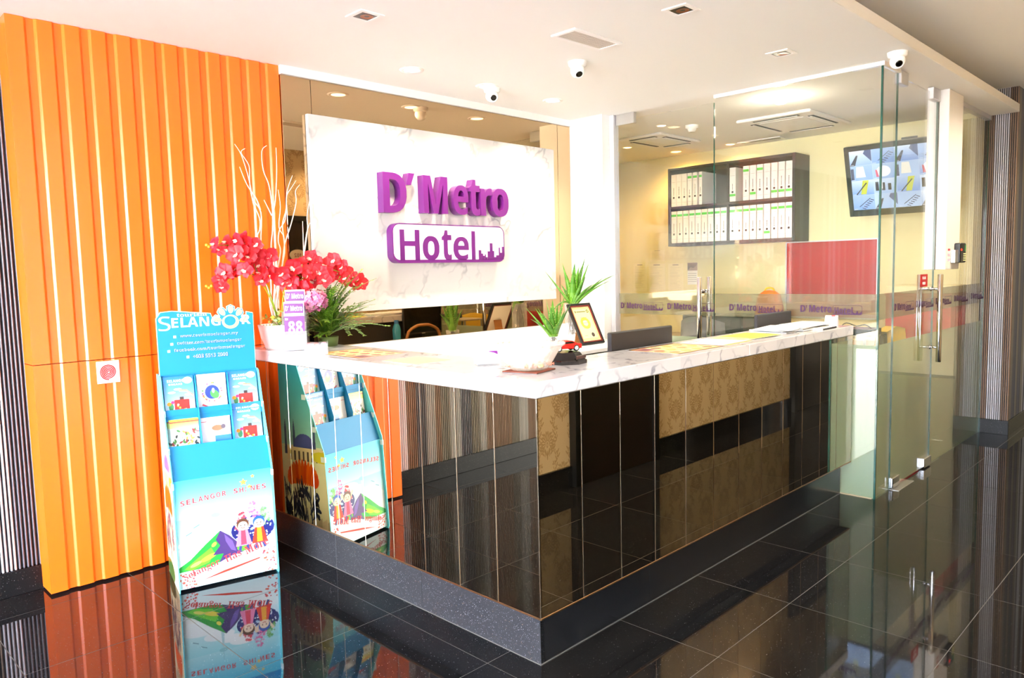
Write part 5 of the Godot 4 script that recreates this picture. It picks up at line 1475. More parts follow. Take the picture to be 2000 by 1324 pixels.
func build_counter_things() -> void:
	var y := TOP + 0.0009
	flat_sheet("menu_sheet", "brown and yellow printed picture sheet lying on the left arm of the counter", "sheet", Vector2(0.195, -1.345), Vector2(0.40, 0.28), PI / 2, y, printed(menu_art(1), 0.35), "picture sheets on the counter")
	flat_sheet("menu_sheet", "brown and yellow printed picture sheet on the counter in front of the nearer monitor", "sheet", Vector2(1.165, -0.185), Vector2(0.40, 0.29), 0.0, y, printed(menu_art(2), 0.35), "picture sheets on the counter")
	var wa := Art.new(128, 96, Color(0.96, 0.95, 0.93))
	wa.box(0.1, 0.12, 0.5, 0.16, Color(0.8, 0.35, 0.2)); wa.box(0.0, 0.9, 1.0, 1.0, Color(0.93, 0.62, 0.30))
	for k in 7: wa.box(0.1, 0.25 + k * 0.08, 0.8, 0.265 + k * 0.08, Color(0.75, 0.72, 0.7))
	flat_sheet("price_sheet", "white printed sheet on the counter between the picture sheet and the yellow flyers", "sheet", Vector2(1.535, -0.185), Vector2(0.27, 0.26), 0.02, y, printed(wa.tex(), 0.4))
	var ya := Art.new(96, 128, Color(0.97, 0.93, 0.22))
	rng.seed = 6
	for k in 9: ya.box(0.1, 0.1 + k * 0.09, rng.randf_range(0.5, 0.9), 0.135 + k * 0.09, Color(0.80, 0.66, 0.12))
	var ym := printed(ya.tex(), 0.5)
	for k in 5:
		flat_sheet("yellow_flyer", "yellow printed flyer, %s from the bottom of the fanned pile on the counter" % ORD[k], "flyer", Vector2(1.82 + k * 0.016, -0.20 + k * 0.004), Vector2(0.30, 0.21), 0.04 - k * 0.02, y + 0.001 * k, ym, "yellow flyers on the counter")
	flat_sheet("yellow_sheet", "pale yellow sheet lying on the left arm of the counter near the corner", "sheet", Vector2(0.165, -0.86), Vector2(0.24, 0.20), PI / 2, y, printed(marble(21, 0.0, 0), 0.5))
	(get_node("yellow_sheet") as MeshInstance3D).mesh.surface_set_material(0, std(Color(0.97, 0.95, 0.62), 0.5))
	# papers stacked at the far end
	rng.seed = 15
	for k in 9:
		var w := rng.randf_range(0.26, 0.33)
		var o := slab("paper_sheaf", Vector3(-w / 2, 0, -0.105), Vector3(w / 2, 0.0042, 0.105), M.paper, self, 0.0004)
		o.position = Vector3(2.26 + (k % 3) * 0.155, TOP + 0.0025 + 0.0046 * (k / 3) + 0.0002, -0.19 + rng.randf_range(-0.02, 0.03))
		o.rotation.y = rng.randf_range(-0.16, 0.16)
		o.position.y += 0.0046 * (k % 3) * 0.6 + 0.0035 * (k / 3)
		tag(o, "%s white paper sheaf of the %s pile at the counter's far end" % [["bottom", "middle", "top"][k / 3], ["left", "middle", "right"][k % 3]], "papers", "loose paper sheaves at the end of the counter")
	var rc := thing("spiral_booklet", "white booklet with a black spiral edge on the papers at the counter's far end", "booklet", Vector3(2.50, TOP + 0.0005, -0.045), 0.05)
	slab("pages", Vector3(-0.10, 0.0, -0.035), Vector3(0.14, 0.007, 0.03), M.paper, rc, 0.001)
	for k in 14:
		slab("spiral_loop", Vector3(-0.09 + k * 0.016, 0.0005, 0.026), Vector3(-0.084 + k * 0.016, 0.009, 0.034), M.black, rc, 0.001)
	var ph := thing("tape_dispenser", "rounded white desk device at the far end of the counter by the glass", "device", Vector3(2.735, TOP, -0.09), 0.3)
	var ps := st_new()
	prism(ps, PackedVector2Array([Vector2(-0.062, 0.0), Vector2(0.066, 0.0), Vector2(0.068, 0.018), Vector2(0.048, 0.026), Vector2(0.020, 0.062), Vector2(-0.010, 0.066), Vector2(-0.042, 0.056), Vector2(-0.060, 0.030)]), -0.035, 0.035)
	obj("body", ps, M.white_gloss, ph)
	slab("grey_pad", Vector3(0.030, 0.027, -0.026), Vector3(0.062, 0.031, 0.026), M.alu, ph, 0.001)
	slab("red_mark", Vector3(-0.03, 0.0605, 0.0), Vector3(0.0, 0.0665, 0.02), M.red, ph, 0.001)
	# monitors behind the counter, backs to the viewer
	var i := 0
	for q in [[1.170, 0.515, "nearer"], [2.575, 0.46, "farther"]]:
		var m := thing("monitor", "black computer monitor seen from behind over the counter, the %s of the two" % q[2], "monitor", Vector3(q[0], 0.75, -0.385), 0.0, "computer monitors behind the counter")
		var w: float = q[1]
		slab("housing", Vector3(-w / 2, 0.115, -0.012), Vector3(w / 2, 0.388, 0.012), M.charcoal, m, 0.005)
		slab("rear_cover", Vector3(-w * 0.3, 0.125, 0.0115), Vector3(w * 0.3, 0.25, 0.022), M.charcoal, m, 0.01)
		slab("screen", Vector3(-w / 2 + 0.012, 0.135, -0.0135), Vector3(w / 2 - 0.012, 0.378, -0.0118), M.screen_off, m, 0.0)
		slab("brand_strip", Vector3(-0.02, 0.120, -0.0132), Vector3(0.02, 0.126, -0.0118), M.alu, m, 0.0)
		slab("stand_neck", Vector3(-0.022, 0.01, -0.008), Vector3(0.022, 0.16, 0.008), M.black, m, 0.003)
		slab("stand_base", Vector3(-0.11, 0, -0.09), Vector3(0.11, 0.012, 0.07), M.black, m, 0.004)
		i += 1
	var bo := thing("water_bottle", "blue water bottle on the staff shelf, seen in the bronze mirror beside the monitor", "bottle", Vector3(2.24, 0.75, -0.43))
	var bs := st_new(false)
	lathe(bs, [Vector2(0, 0.0), Vector2(0.036, 0.0), Vector2(0.038, 0.01), Vector2(0.036, 0.10), Vector2(0.038, 0.18), Vector2(0.030, 0.21), Vector2(0.018, 0.235)], 20, Transform3D(), 0.02, 6)
	obj("body", bs, std(Color(0.25, 0.62, 0.75), 0.2), bo)
	var bc := st_new(false)
	lathe(bc, [Vector2(0.020, 0.233), Vector2(0.020, 0.265), Vector2(0.0, 0.267)], 16)
	obj("cap", bc, std(Color(0.10, 0.40, 0.65), 0.4), bo)
	var tr := thing("wooden_chair", "chair with a bent light wood back frame behind the counter, seen in the bronze mirror", "chair", Vector3(2.38, 0, -0.64))
	var ts := st_new(false)
	tube(ts, [Vector3(-0.2, 0.45, 0.0), Vector3(-0.19, 0.86, 0.0), Vector3(-0.10, 0.955, 0.0), Vector3(0.0, 0.97, 0.0), Vector3(0.10, 0.955, 0.0), Vector3(0.19, 0.86, 0.0), Vector3(0.2, 0.45, 0.0)], 0.014, 0.014, 8)
	obj("back_frame", ts, M.light_wood, tr)
	slab("seat", Vector3(-0.21, 0.43, -0.02), Vector3(0.21, 0.455, 0.36), M.light_wood, tr, 0.006)
	for sx in [-1, 1]:
		for z in [0.0, 0.33]: slab("leg", Vector3(sx * 0.19 - 0.014, 0.0, z - 0.014), Vector3(sx * 0.19 + 0.014, 0.43, z + 0.014), M.light_wood, tr, 0.003)
	# woven mat, glass bowl
	var mt := thing("woven_mat", "small brown ribbed mat under the glass bowl", "mat", Vector3(0.195, TOP, -0.215), 0.25)
	slab("backing", Vector3(-0.074, 0.0, -0.074), Vector3(0.074, 0.002, 0.074), M.door_wood, mt, 0.0)
	var ms := st_new(false)
	for k in 24: tube(ms, [Vector3(-0.0713 + k * 0.0062, 0.0035, -0.074), Vector3(-0.0713 + k * 0.0062, 0.0035, 0.074)], 0.0027, 0.0027, 6, 1)
	tag(obj("reeds", ms, std(Color(0.50, 0.24, 0.16), 0.6), mt), "", "", "", "stuff")
	var bw := thing("glass_bowl", "wide pressed glass bowl with a scalloped rim on the brown mat", "bowl", Vector3(0.195, TOP + 0.0065, -0.215))
	var ws := st_new(false)
	lathe(ws, [Vector2(0.0, 0.0), Vector2(0.062, 0.0), Vector2(0.074, 0.008), Vector2(0.090, 0.032), Vector2(0.108, 0.064), Vector2(0.127, 0.088), Vector2(0.133, 0.096), Vector2(0.130, 0.098), Vector2(0.122, 0.088), Vector2(0.103, 0.064), Vector2(0.085, 0.033), Vector2(0.066, 0.012), Vector2(0.0, 0.008)], 120, Transform3D(), 0.022, 24)
	obj("bowl_body", ws, M.bowl, bw)
	var rim := st_new(false)
	for k in 24:      # beads of the scalloped rim
		var a := TAU * (k + 0.25) / 24.0
		lathe(rim, [Vector2(0, -0.007), Vector2(0.0055, -0.004), Vector2(0.0075, 0.0), Vector2(0.0055, 0.004), Vector2(0, 0.007)], 8, Transform3D(Basis(), Vector3(cos(a) * 0.133, 0.097, -sin(a) * 0.133)))
	obj("rim", rim, M.bowl, bw)
	rng.seed = 9
	for k in 12:
		var a := TAU * k / 7.0
		var sw := thing("sweet", "small wrapped sweet lying in the glass bowl", "sweet", Vector3(0.195 + cos(a) * 0.04 * (1 + k / 7), TOP + 0.021 + 0.006 * (k / 7), -0.215 + sin(a) * 0.04 * (1 + k / 7)), a, "wrapped sweets in the glass bowl")
		var ss := st_new(false)
		lathe(ss, [Vector2(0.0, -0.016), Vector2(0.006, -0.015), Vector2(0.002, -0.009), Vector2(0.007, -0.005), Vector2(0.007, 0.005), Vector2(0.002, 0.009), Vector2(0.006, 0.015), Vector2(0.0, 0.016)], 8, Transform3D(Basis(Vector3.RIGHT, PI / 2), Vector3.ZERO))
		obj("wrapper", ss, std([Color(0.93, 0.75, 0.55), Color(0.95, 0.9, 0.8), Color(0.9, 0.5, 0.4)][k % 3], 0.4), sw)
	# toy car on its dark stand
	var tb := thing("display_base", "dark polished wooden eight-sided base under the red toy car", "base", Vector3(0.462, TOP, -0.268), 0.2)
	var tbs := st_new()
	lathe(tbs, [Vector2(0, 0), Vector2(0.092, 0), Vector2(0.092, 0.014), Vector2(0.085, 0.017), Vector2(0.066, 0.042), Vector2(0.062, 0.046), Vector2(0, 0.046)], 8, Transform3D(Basis(Vector3.UP, PI / 8), Vector3.ZERO))
	obj("plinth", tbs, std(Color(0.10, 0.065, 0.055), 0.15), tb)
	slab("name_plate", Vector3(-0.04, 0.020, 0.0745), Vector3(0.04, 0.034, 0.0785), std(Color(0.25, 0.12, 0.10), 0.3), tb, 0.001)
	var car := thing("toy_car", "small red toy car standing on the dark wooden base behind the bowl", "toy car", Vector3(0.468, TOP + 0.0465, -0.27), -0.35)
	var prof := PackedVector2Array([Vector2(-0.062, 0.012), Vector2(-0.063, 0.024), Vector2(-0.055, 0.029), Vector2(-0.030, 0.031), Vector2(-0.012, 0.043), Vector2(0.020, 0.044), Vector2(0.044, 0.033), Vector2(0.062, 0.031), Vector2(0.065, 0.026), Vector2(0.064, 0.012)])
	var cs := st_new()
	prism(cs, prof, -0.026, 0.026)
	obj("body", cs, M.red_car, car)
	var cw := st_new()
	for sd in [-1.0, 1.0]:
		prism(cw, PackedVector2Array([Vector2(-0.024, 0.0315), Vector2(-0.010, 0.0405), Vector2(0.018, 0.0415), Vector2(0.036, 0.0335)]), sd * 0.0262 - 0.0004, sd * 0.0262 + 0.0004)
	cbox(cw, Vector3(-0.021, 0.0375, 0), Vector3(0.020, 0.001, 0.044), 0.0, Transform3D(Basis(Vector3.BACK, 0.0), Vector3.ZERO))
	obj("windows", cw, M.black_gloss, car)
	for x in [-0.040, 0.040]:
		for sd in [-1.0, 1.0]:
			var wh := st_new(false)
			lathe(wh, [Vector2(0, -0.006), Vector2(0.0125, -0.006), Vector2(0.0135, 0.0), Vector2(0.0125, 0.006), Vector2(0, 0.006)], 16, Transform3D(Basis(Vector3.RIGHT, PI / 2), Vector3(x, 0.0135, sd * 0.0215)))
			var wo := obj("wheel", wh, M.black, car)
			var hb := st_new(false)
			lathe(hb, [Vector2(0.0085, 0.0), Vector2(0.007, 0.0008), Vector2(0, 0.0008)], 12, Transform3D(Basis(Vector3.RIGHT, sd * PI / 2), Vector3(x, 0.0135, sd * 0.0276)))
			obj("hub", hb, M.white_gloss, wo)
	# card holder with business cards
	var ch := thing("card_holder", "small clear card holder on the corner of the counter left of the bowl", "card holder", Vector3(0.235, TOP, -0.485), -0.55)
	var cb := st_new()
	span(cb, Vector3(-0.048, 0, -0.03), Vector3(0.048, 0.003, 0.025), 0.0005)
	span(cb, Vector3(-0.048, 0.003, 0.022), Vector3(0.048, 0.022, 0.025), 0.0005)
	span(cb, Vector3(-0.048, 0.003, -0.03), Vector3(-0.045, 0.035, 0.022), 0.0005)
	span(cb, Vector3(0.045, 0.003, -0.03), Vector3(0.048, 0.035, 0.022), 0.0005)
	obj("tray", cb, M.acrylic, ch)
	var bz := thing("business_cards", "stack of white and purple business cards in the clear card holder", "cards", Vector3(0.235, TOP + 0.0035, -0.485), -0.55)
	var bst := st_new()
	cbox(bst, Vector3(0, 0.026, 0), Vector3(0.088, 0.052, 0.016), 0.0005, Transform3D(Basis(Vector3.RIGHT, -0.25), Vector3.ZERO))
	obj("stack", bst, M.paper, bz)
	var bp := st_new()
	prism(bp, PackedVector2Array([Vector2(-0.005, 0.052), Vector2(0.044, 0.052), Vector2(0.044, 0.036), Vector2(0.028, 0.044)]), 0.0082, 0.0086, Transform3D(Basis(Vector3.RIGHT, -0.25), Vector3.ZERO))
	obj("purple_print", bp, M.purple, bz)
	# clear leaflet holder with purple leaflets
	var face := -0.62
	var lh := thing("leaflet_holder", "clear tiered leaflet holder in front of the white flower pot", "leaflet holder", Vector3(0.095, TOP, -1.765), face)
	var ls := st_new()
	span(ls, Vector3(-0.058, 0, -0.105), Vector3(0.058, 0.003, 0.03), 0.0005)
	span(ls, Vector3(-0.058, 0.003, 0.027), Vector3(0.058, 0.10, 0.03), 0.0005)
	span(ls, Vector3(-0.058, 0.003, -0.052), Vector3(0.058, 0.20, -0.049), 0.0005)
	span(ls, Vector3(-0.058, 0.003, -0.105), Vector3(0.058, 0.255, -0.102), 0.0005)
	for sx in [-1.0, 1.0]: span(ls, Vector3(sx * 0.0585 - 0.001, 0.003, -0.105), Vector3(sx * 0.0585 + 0.001, 0.20, 0.03), 0.0)
	obj("holder_body", ls, M.acrylic, lh)
	for q in [[0.0, 0.245, "front purple leaflet with a large number in the clear leaflet holder", 0.018], [-0.075, 0.305, "rear purple leaflet standing higher in the clear leaflet holder", -0.060]]:
		var lf := thing("leaflet", q[2], "leaflet", Vector3(0.095, TOP + 0.004, -1.765), face, "purple leaflets in the clear holder")
		var h: float = q[1]; var z: float = q[3]
		slab("pages", Vector3(-0.05, 0, z - 0.018), Vector3(0.05, h, z - 0.001), M.paper, lf, 0.0005)
		slab("purple_block", Vector3(-0.05, h - 0.168, z - 0.001), Vector3(0.05, h - 0.072, z - 0.0004), M.purple, lf, 0.0)
		slab("purple_block", Vector3(-0.047, h - 0.058, z - 0.001), Vector3(0.047, h - 0.008, z - 0.0004), M.purple, lf, 0.0)
		label_obj("leaflet_text", [["D' Metro", 0.0, h - 0.046, 0.084, 0.027, true, true], ["RM", -0.045, h - 0.092, 0.013, 0.010, true, false], ["88", 0.004, h - 0.162, 0.070, 0.064, true, true]], M.white_ink, lf, Transform3D(Basis(), Vector3(0, 0, z - 0.0003)))
	# sweet box
	var sx := thing("sweet_box", "small white open box with a blank label beside the leaflet holder", "box", Vector3(0.055, TOP, -1.50), -0.55)
	var sb := st_new()
	span(sb, Vector3(-0.055, 0, -0.04), Vector3(0.055, 0.003, 0.04), 0.0)
	for sd in [-1.0, 1.0]:
		span(sb, Vector3(sd * 0.054 - 0.0015, 0, -0.04), Vector3(sd * 0.054 + 0.0015, 0.062, 0.04), 0.0)
		span(sb, Vector3(-0.055, 0, sd * 0.039 - 0.0015), Vector3(0.055, 0.055, sd * 0.039 + 0.0015), 0.0)
	obj("tray", sb, M.acrylic, sx)
	slab("label_card", Vector3(-0.05, 0.002, 0.0408), Vector3(0.05, 0.046, 0.0418), M.paper, sx, 0.0)
	rng.seed = 14
	for k in 9:
		var c := Vector3(-0.036 + (k % 3) * 0.036, 0.018 + (k / 5) * 0.026, -0.022 + ((k / 3) % 3) * 0.022)
		var w := thing("wrapped_candy", "pink wrapped candy in the small white box", "candy", Vector3(0.055, TOP, -1.50) + Basis(Vector3.UP, -0.55) * c, rng.randf() * 3.0, "candies in the small white box")
		var ws2 := st_new(false)
		lathe(ws2, [Vector2(0, -0.014), Vector2(0.010, -0.012), Vector2(0.014, 0.0), Vector2(0.010, 0.012), Vector2(0, 0.014)], 10)
		obj("wrapper", ws2, std([Color(0.85, 0.45, 0.45), Color(0.80, 0.38, 0.28), Color(0.90, 0.55, 0.60)][k % 3], 0.35), w)
	# framed certificate on the rear counter
	var fr := thing("certificate_frame", "framed gold-toned certificate leaning back on the rear counter", "picture frame", Vector3(2.325, 0.903, -1.60))
	fr.basis = Basis(Vector3.RIGHT, -0.45)
	var fs := st_new()
	var W := 0.125; var H := 0.315
	for s in [-1.0, 1.0]:
		cbox(fs, Vector3(s * (W - 0.008), H / 2, 0), Vector3(0.016, H, 0.018), 0.002)
		cbox(fs, Vector3(0, H / 2 + s * (H / 2 - 0.008), 0), Vector3(2 * W - 0.032, 0.016, 0.018), 0.002)
	obj("outer_frame", fs, M.black, fr)
	var fi := st_new()
	for s in [-1.0, 1.0]:
		cbox(fi, Vector3(s * (W - 0.021), H / 2, 0.001), Vector3(0.010, H - 0.032, 0.014), 0.002)
		cbox(fi, Vector3(0, H / 2 + s * (H / 2 - 0.021), 0.001), Vector3(2 * W - 0.052, 0.010, 0.014), 0.002)
	obj("inner_frame", fi, std(Color(0.45, 0.10, 0.06), 0.3), fr)
	var ce := Art.new(160, 224, Color(0.93, 0.90, 0.66))
	for q in [0.03, 0.06]:
		ce.box(q, q, 1 - q, q + 0.008, Color(0.62, 0.58, 0.25)); ce.box(q, 1 - q - 0.008, 1 - q, 1 - q, Color(0.62, 0.58, 0.25))
		ce.box(q, q, q + 0.01, 1 - q, Color(0.62, 0.58, 0.25)); ce.box(1 - q - 0.01, q, 1 - q, 1 - q, Color(0.62, 0.58, 0.25))
	ce.box(0.22, 0.13, 0.72, 0.16, Color(0.45, 0.42, 0.2)); ce.ell(0.83, 0.14, 0.07, 0.05, Color(0.45, 0.45, 0.15)); ce.ell(0.83, 0.14, 0.035, 0.025, Color(0.9, 0.88, 0.6))
	ce.ell(0.16, 0.14, 0.03, 0.04, Color(0.4, 0.4, 0.2))
	ce.ell(0.5, 0.48, 0.26, 0.17, Color(0.88, 0.78, 0.30)); ce.ell(0.5, 0.48, 0.13, 0.09, Color(0.95, 0.93, 0.72))
	for k in 5: ce.box(0.32, 0.32 + k * 0.075, 0.68, 0.328 + k * 0.075, Color(0.70, 0.58, 0.15))
	ce.ell(0.68, 0.83, 0.085, 0.062, Color(0.25, 0.20, 0.18)); ce.ell(0.68, 0.83, 0.05, 0.036, Color(0.35, 0.28, 0.25))
	ce.box(0.2, 0.84, 0.36, 0.85, Color(0.5, 0.45, 0.25))
	card("certificate", fr, Transform3D(Basis(), Vector3(0, 0.026, 0.002)), 2 * W - 0.052, H - 0.052, 0.004, printed(ce.tex(), 0.25), M.paper)
	var ft := st_new()
	cbox(ft, Vector3.ZERO, Vector3(0.085, 0.149, 0.004), 0.001, Transform3D(Basis(Vector3.RIGHT, 0.633), Vector3(-0.03, 0.112, -0.060)))
	obj("back_strut", ft, M.light_wood, fr)

# ------------------------------------------------------------------ plants
const RIGHT := Vector3(0.701, 0.0, 0.713)    # across the view
const FWD := Vector3(-0.713, 0.0, 0.701)     # towards the viewer

func aloe_leaf(st: SurfaceTool, b: Vector3, c: Vector3, tip: Vector3, w: float, col: Color) -> void:
	var n := 12
	var prev := []
	for i in n + 1:
		var t := float(i) / n
		var p := b * (1 - t) * (1 - t) + c * 2 * t * (1 - t) + tip * t * t
		var d := ((c - b) * (1 - t) + (tip - c) * t).normalized()
		var side := d.cross(Vector3.UP)
		if side.length() < 0.05: side = Vector3(1, 0, 0.3)
		side = side.normalized()
		var nor := side.cross(d).normalized()
		if nor.y < 0: nor = -nor
		var hw := w * (1.0 - pow(t, 1.6)) * 0.5 + 0.0006
		var th := hw * 0.55
		var k := col.lerp(Color(0.52, 0.66, 0.22), clampf(0.35 - t * 0.5, 0, 1)).lightened(0.06 * sin(i * 2.1))
		var ring_ := [p + side * hw, p + side * hw * 0.5 + nor * th * -0.15, p - side * hw * 0.5 + nor * th * -0.15, p - side * hw, p - side * hw * 0.55 - nor * th, p + side * hw * 0.55 - nor * th]
		if prev:
			st.set_color(lin(k))
			for j in 6: quad(st, prev[j], prev[(j + 1) % 6], ring_[(j + 1) % 6], ring_[j])
			if i < n - 1:          # pale teeth along both edges
				st.set_color(lin(Color(0.85, 0.88, 0.50)))
				for s in [0, 3]:
					var e: Vector3 = (prev[s] + ring_[s]) * 0.5
					var o: Vector3 = side * (1.0 if s == 0 else -1.0)
					tri(st, e - d * 0.0035, e + d * 0.0035, e + o * 0.0045 + d * 0.003)
		prev = ring_

func aloe(n: String, label: String, at: Vector3, tips: Array, w: float, h_pot: float, r_pot: float) -> void:
	var o := thing(n, label, "aloe plant", at)
	var ps := st_new(false)
	lathe(ps, [Vector2(0, 0.0), Vector2(r_pot * 0.86, 0.0), Vector2(r_pot * 0.95, 0.01), Vector2(r_pot, h_pot), Vector2(r_pot - 0.004, h_pot), Vector2(r_pot * 0.9, 0.014), Vector2(0, 0.01)], 28)
	obj("glass_pot", ps, M.acrylic, o)
	var so := st_new(false)
	rng.seed = int(h_pot * 1000)
	for i in 26:
		var a := rng.randf() * TAU
		var r := rng.randf() * r_pot * 0.6
		tube(so, [Vector3(0, h_pot * 0.98, 0), Vector3(cos(a) * r, h_pot * 0.6, sin(a) * r), Vector3(cos(a + 1) * r * 1.2, h_pot * 0.2, sin(a + 1) * r * 1.2)], 0.003, 0.0012, 5)
	tag(obj("roots", so, std(Color(0.20, 0.12, 0.08), 0.8), o), "", "", "", "stuff")
	var base := Vector3(0, h_pot, 0)
	for q in tips:
		var st := st_new(false)
		var tip: Vector3 = base + RIGHT * q[0] + Vector3(0, q[1], 0) + FWD * q[2]
		var flat := Vector3(tip.x, 0, tip.z)
		var c: Vector3 = base + flat * 0.42 + Vector3(0, (q[1] as float) * (0.42 if q[0] * q[0] > 0.03 else 0.5) + q[3], 0)
		aloe_leaf(st, base + flat * 0.06, c, tip, w * q[4], Color(0.20, 0.40, 0.08).lerp(Color(0.33, 0.55, 0.12), rng.randf()))
		obj("leaf", st, M.leaf, o)

func petal(st: SurfaceTool, d: Vector2, len: float, wid: float, cup: float, c0: Color, c1: Color) -> void:
	var s := d.orthogonal()
	var g := func(u: float, v: float) -> Vector3:
		var q := d * (len * u) + s * (wid * v * pow(maxf(sin(PI * clampf(0.03 + u * 0.955, 0, 1)), 0.0), 0.62))
		return Vector3(q.x, q.y, cup * u * u - 0.25 * absf(v) * wid * (1.0 - u) + 0.003 * sin(u * 5.0 + v * 2.0))
	var nu := 5
	for i in nu:
		for j in 4:
			var u0 := float(i) / nu; var u1 := float(i + 1) / nu
			var v0 := -1.0 + j * 0.5; var v1 := v0 + 0.5
			var pts := [g.call(u0, v0), g.call(u1, v0), g.call(u1, v1), g.call(u0, v1)]
			var us := [u0, u1, u1, u0]
			for k in [0, 2, 1, 0, 3, 2]:
				st.set_color(c0.lerp(c1, us[k]))
				st.add_vertex(pts[k])

func orchid_mesh(seed_: int) -> ArrayMesh:
	rng.seed = seed_
	var st := st_new(false)
	var c0 := lin(Color(0.80, 0.06, 0.10)); var c1 := lin(Color(0.95, 0.16, 0.20).lerp(Color(0.88, 0.10, 0.22), rng.randf()))
	for k in 5:
		var a := PI / 2 + TAU * k / 5.0 + rng.randf_range(-0.1, 0.1)
		var big := k == 1 or k == 4
		petal(st, Vector2(cos(a), sin(a)), 0.040 + rng.randf_range(-0.003, 0.003), 0.024 if big else 0.015, rng.randf_range(-0.008, 0.012), c0, c1)
	for k in 3:
		var a := -PI / 2 + (k - 1) * 0.9
		petal(st, Vector2(cos(a), sin(a)), 0.014, 0.006, 0.014, lin(Color(0.98, 0.90, 0.85)), lin(Color(0.97, 0.85, 0.75)))
	return done(st)

func build_plants() -> void:
	# white pot with pale twigs and red orchids
	var pot := Vector3(0.115, TOP, -1.945)
	var o := thing("orchid_pot", "white pot with tall pale curly twigs and arching sprays of red orchids", "potted flowers", pot)
	var ps := st_new(false)
	lathe(ps, [Vector2(0, 0), Vector2(0.082, 0.0), Vector2(0.088, 0.012), Vector2(0.088, 0.02), Vector2(0.105, 0.06), Vector2(0.112, 0.10), Vector2(0.118, 0.128), Vector2(0.112, 0.128), Vector2(0.104, 0.10), Vector2(0.0, 0.095)], 48, Transform3D(), 0.012, 12)
	obj("pot", ps, M.white_gloss, o)
	rng.seed = 50
	var i := 0
	for t in TWIGS:
		var pts := []
		for p in t: pts.append(p - pot)
		var last: Vector3 = pts[-1]
		if last.y < 0.30:
			pts.append(Vector3(last.x * 0.5, 0.10, last.z * 0.5))
		pts.reverse()
		var st := st_new(false)
		tube(st, pts, 0.0048 if last.y < 0.3 else 0.0034, 0.0016, 6, 4)
		obj("twig", st, M.twig, o)
		i += 1
	for s in [[Vector3(0.105, 1.16, -1.93), Vector3(0.03, 1.36, -1.89), Vector3(-0.000, 1.403, -1.87), Vector3(-0.041, 1.462, -1.87), Vector3(-0.072, 1.532, -1.87), Vector3(-0.125, 1.584, -1.87), Vector3(-0.200, 1.592, -1.87), Vector3(-0.269, 1.588, -1.87)], [Vector3(0.10, 1.16, -1.93), Vector3(0.02, 1.34, -1.88), Vector3(-0.060, 1.443, -1.87), Vector3(-0.112, 1.446, -1.87), Vector3(-0.176, 1.432, -1.87), Vector3(-0.231, 1.405, -1.87), Vector3(-0.281, 1.391, -1.87)], [Vector3(0.12, 1.16, -1.93), Vector3(0.10, 1.27, -1.87), Vector3(0.140, 1.373, -1.87), Vector3(0.239, 1.431, -1.87), Vector3(0.366, 1.468, -1.87), Vector3(0.494, 1.425, -1.87), Vector3(0.583, 1.368, -1.87)], [Vector3(0.11, 1.16, -1.92), Vector3(0.085, 1.27, -1.87), Vector3(0.108, 1.374, -1.87), Vector3(0.167, 1.432, -1.87), Vector3(0.209, 1.487, -1.87)]]:
		var st := st_new(false)
		var pts := []
		for p in s: pts.append(p - pot)
		tube(st, pts, 0.003, 0.002, 6, 4)
		obj("flower_stem", st, M.stem, o)
		var end: Vector3 = pts[-1]
		for k in 3:
			var bs := st_new(false)
			lathe(bs, [Vector2(0, -0.008), Vector2(0.006, -0.003), Vector2(0.006, 0.003), Vector2(0, 0.008)], 8)
			obj("bud", bs, std(Color(0.80, 0.82, 0.22), 0.5), o, Transform3D(Basis(Vector3(1, 0, 0), k), end + Vector3(0.012 * k * signf(-end.x + 0.001), 0.008 * (k % 2) - 0.004, 0.0) * (1.0 if end.x < 0 else -1.0) * -1.0))
	var fm := []
	for k in 5: fm.append(orchid_mesh(60 + k))
	rng.seed = 71
	for set_ in [BLOOMS_A, BLOOMS_B]:
		for p in set_:
			var look := (FWD + RIGHT * rng.randf_range(-0.7, 0.5) + Vector3.UP * rng.randf_range(-0.35, 0.6)).normalized()
			var b := Basis.looking_at(-look, Vector3.UP) * Basis(Vector3.BACK, rng.randf_range(-0.9, 0.9))
			put("flower", fm[rng.randi() % 5], M.petals, o, Transform3D(b.scaled(Vector3.ONE * rng.randf_range(0.95, 1.3)), p - pot))
	var fo := st_new(false)
	rng.seed = 81
	for k in 110:
		var a := rng.randf() * TAU
		var r := 0.10 * sqrt(rng.randf())
		var c := Vector3(cos(a) * r * 1.15, 0.12 + rng.randf() * 0.075 * (1.2 - r * 5.0), sin(a) * r)
		var out := (Vector3(cos(a), 0.7, sin(a)) + Vector3(rng.randf() - 0.5, rng.randf() - 0.5, rng.randf() - 0.5)).normalized()
		var u := out.cross(Vector3.UP).normalized(); var w := u.cross(out)
		fo.set_color(lin(Color(0.45, 0.62, 0.36).lerp(Color(0.80, 0.75, 0.25), rng.randf() * rng.randf() * 1.5)))
		var s := rng.randf_range(0.008, 0.014)
		quad(fo, c - u * s, c - w * s * 0.8 + out * 0.002, c + u * s, c + w * s * 0.8 + out * 0.006)
	for k in 14:
		var a := rng.randf() * TAU
		fo.set_color(lin(Color(0.55, 0.6, 0.25)))
		tube(fo, [Vector3(0, 0.1, 0), Vector3(cos(a) * 0.06, 0.15, sin(a) * 0.06), Vector3(cos(a) * 0.10, 0.17, sin(a) * 0.10)], 0.0012, 0.0008, 4)
	tag(obj("foliage", fo, M.leaf, o), "small round grey-green leaves", "", "", "stuff")
	# fern bunch with a pink hydrangea
	var fp := Vector3(0.325, TOP, -1.83)
	var f := thing("fern_arrangement", "bunch of feathery green fern with one pink hydrangea head beside the orchid pot", "flower arrangement", fp)
	var fpot := st_new(false)
	lathe(fpot, [Vector2(0, 0), Vector2(0.048, 0), Vector2(0.056, 0.05), Vector2(0.052, 0.05), Vector2(0.0, 0.042)], 24)
	obj("pot", fpot, std(Color(0.30, 0.36, 0.14), 0.6), f)
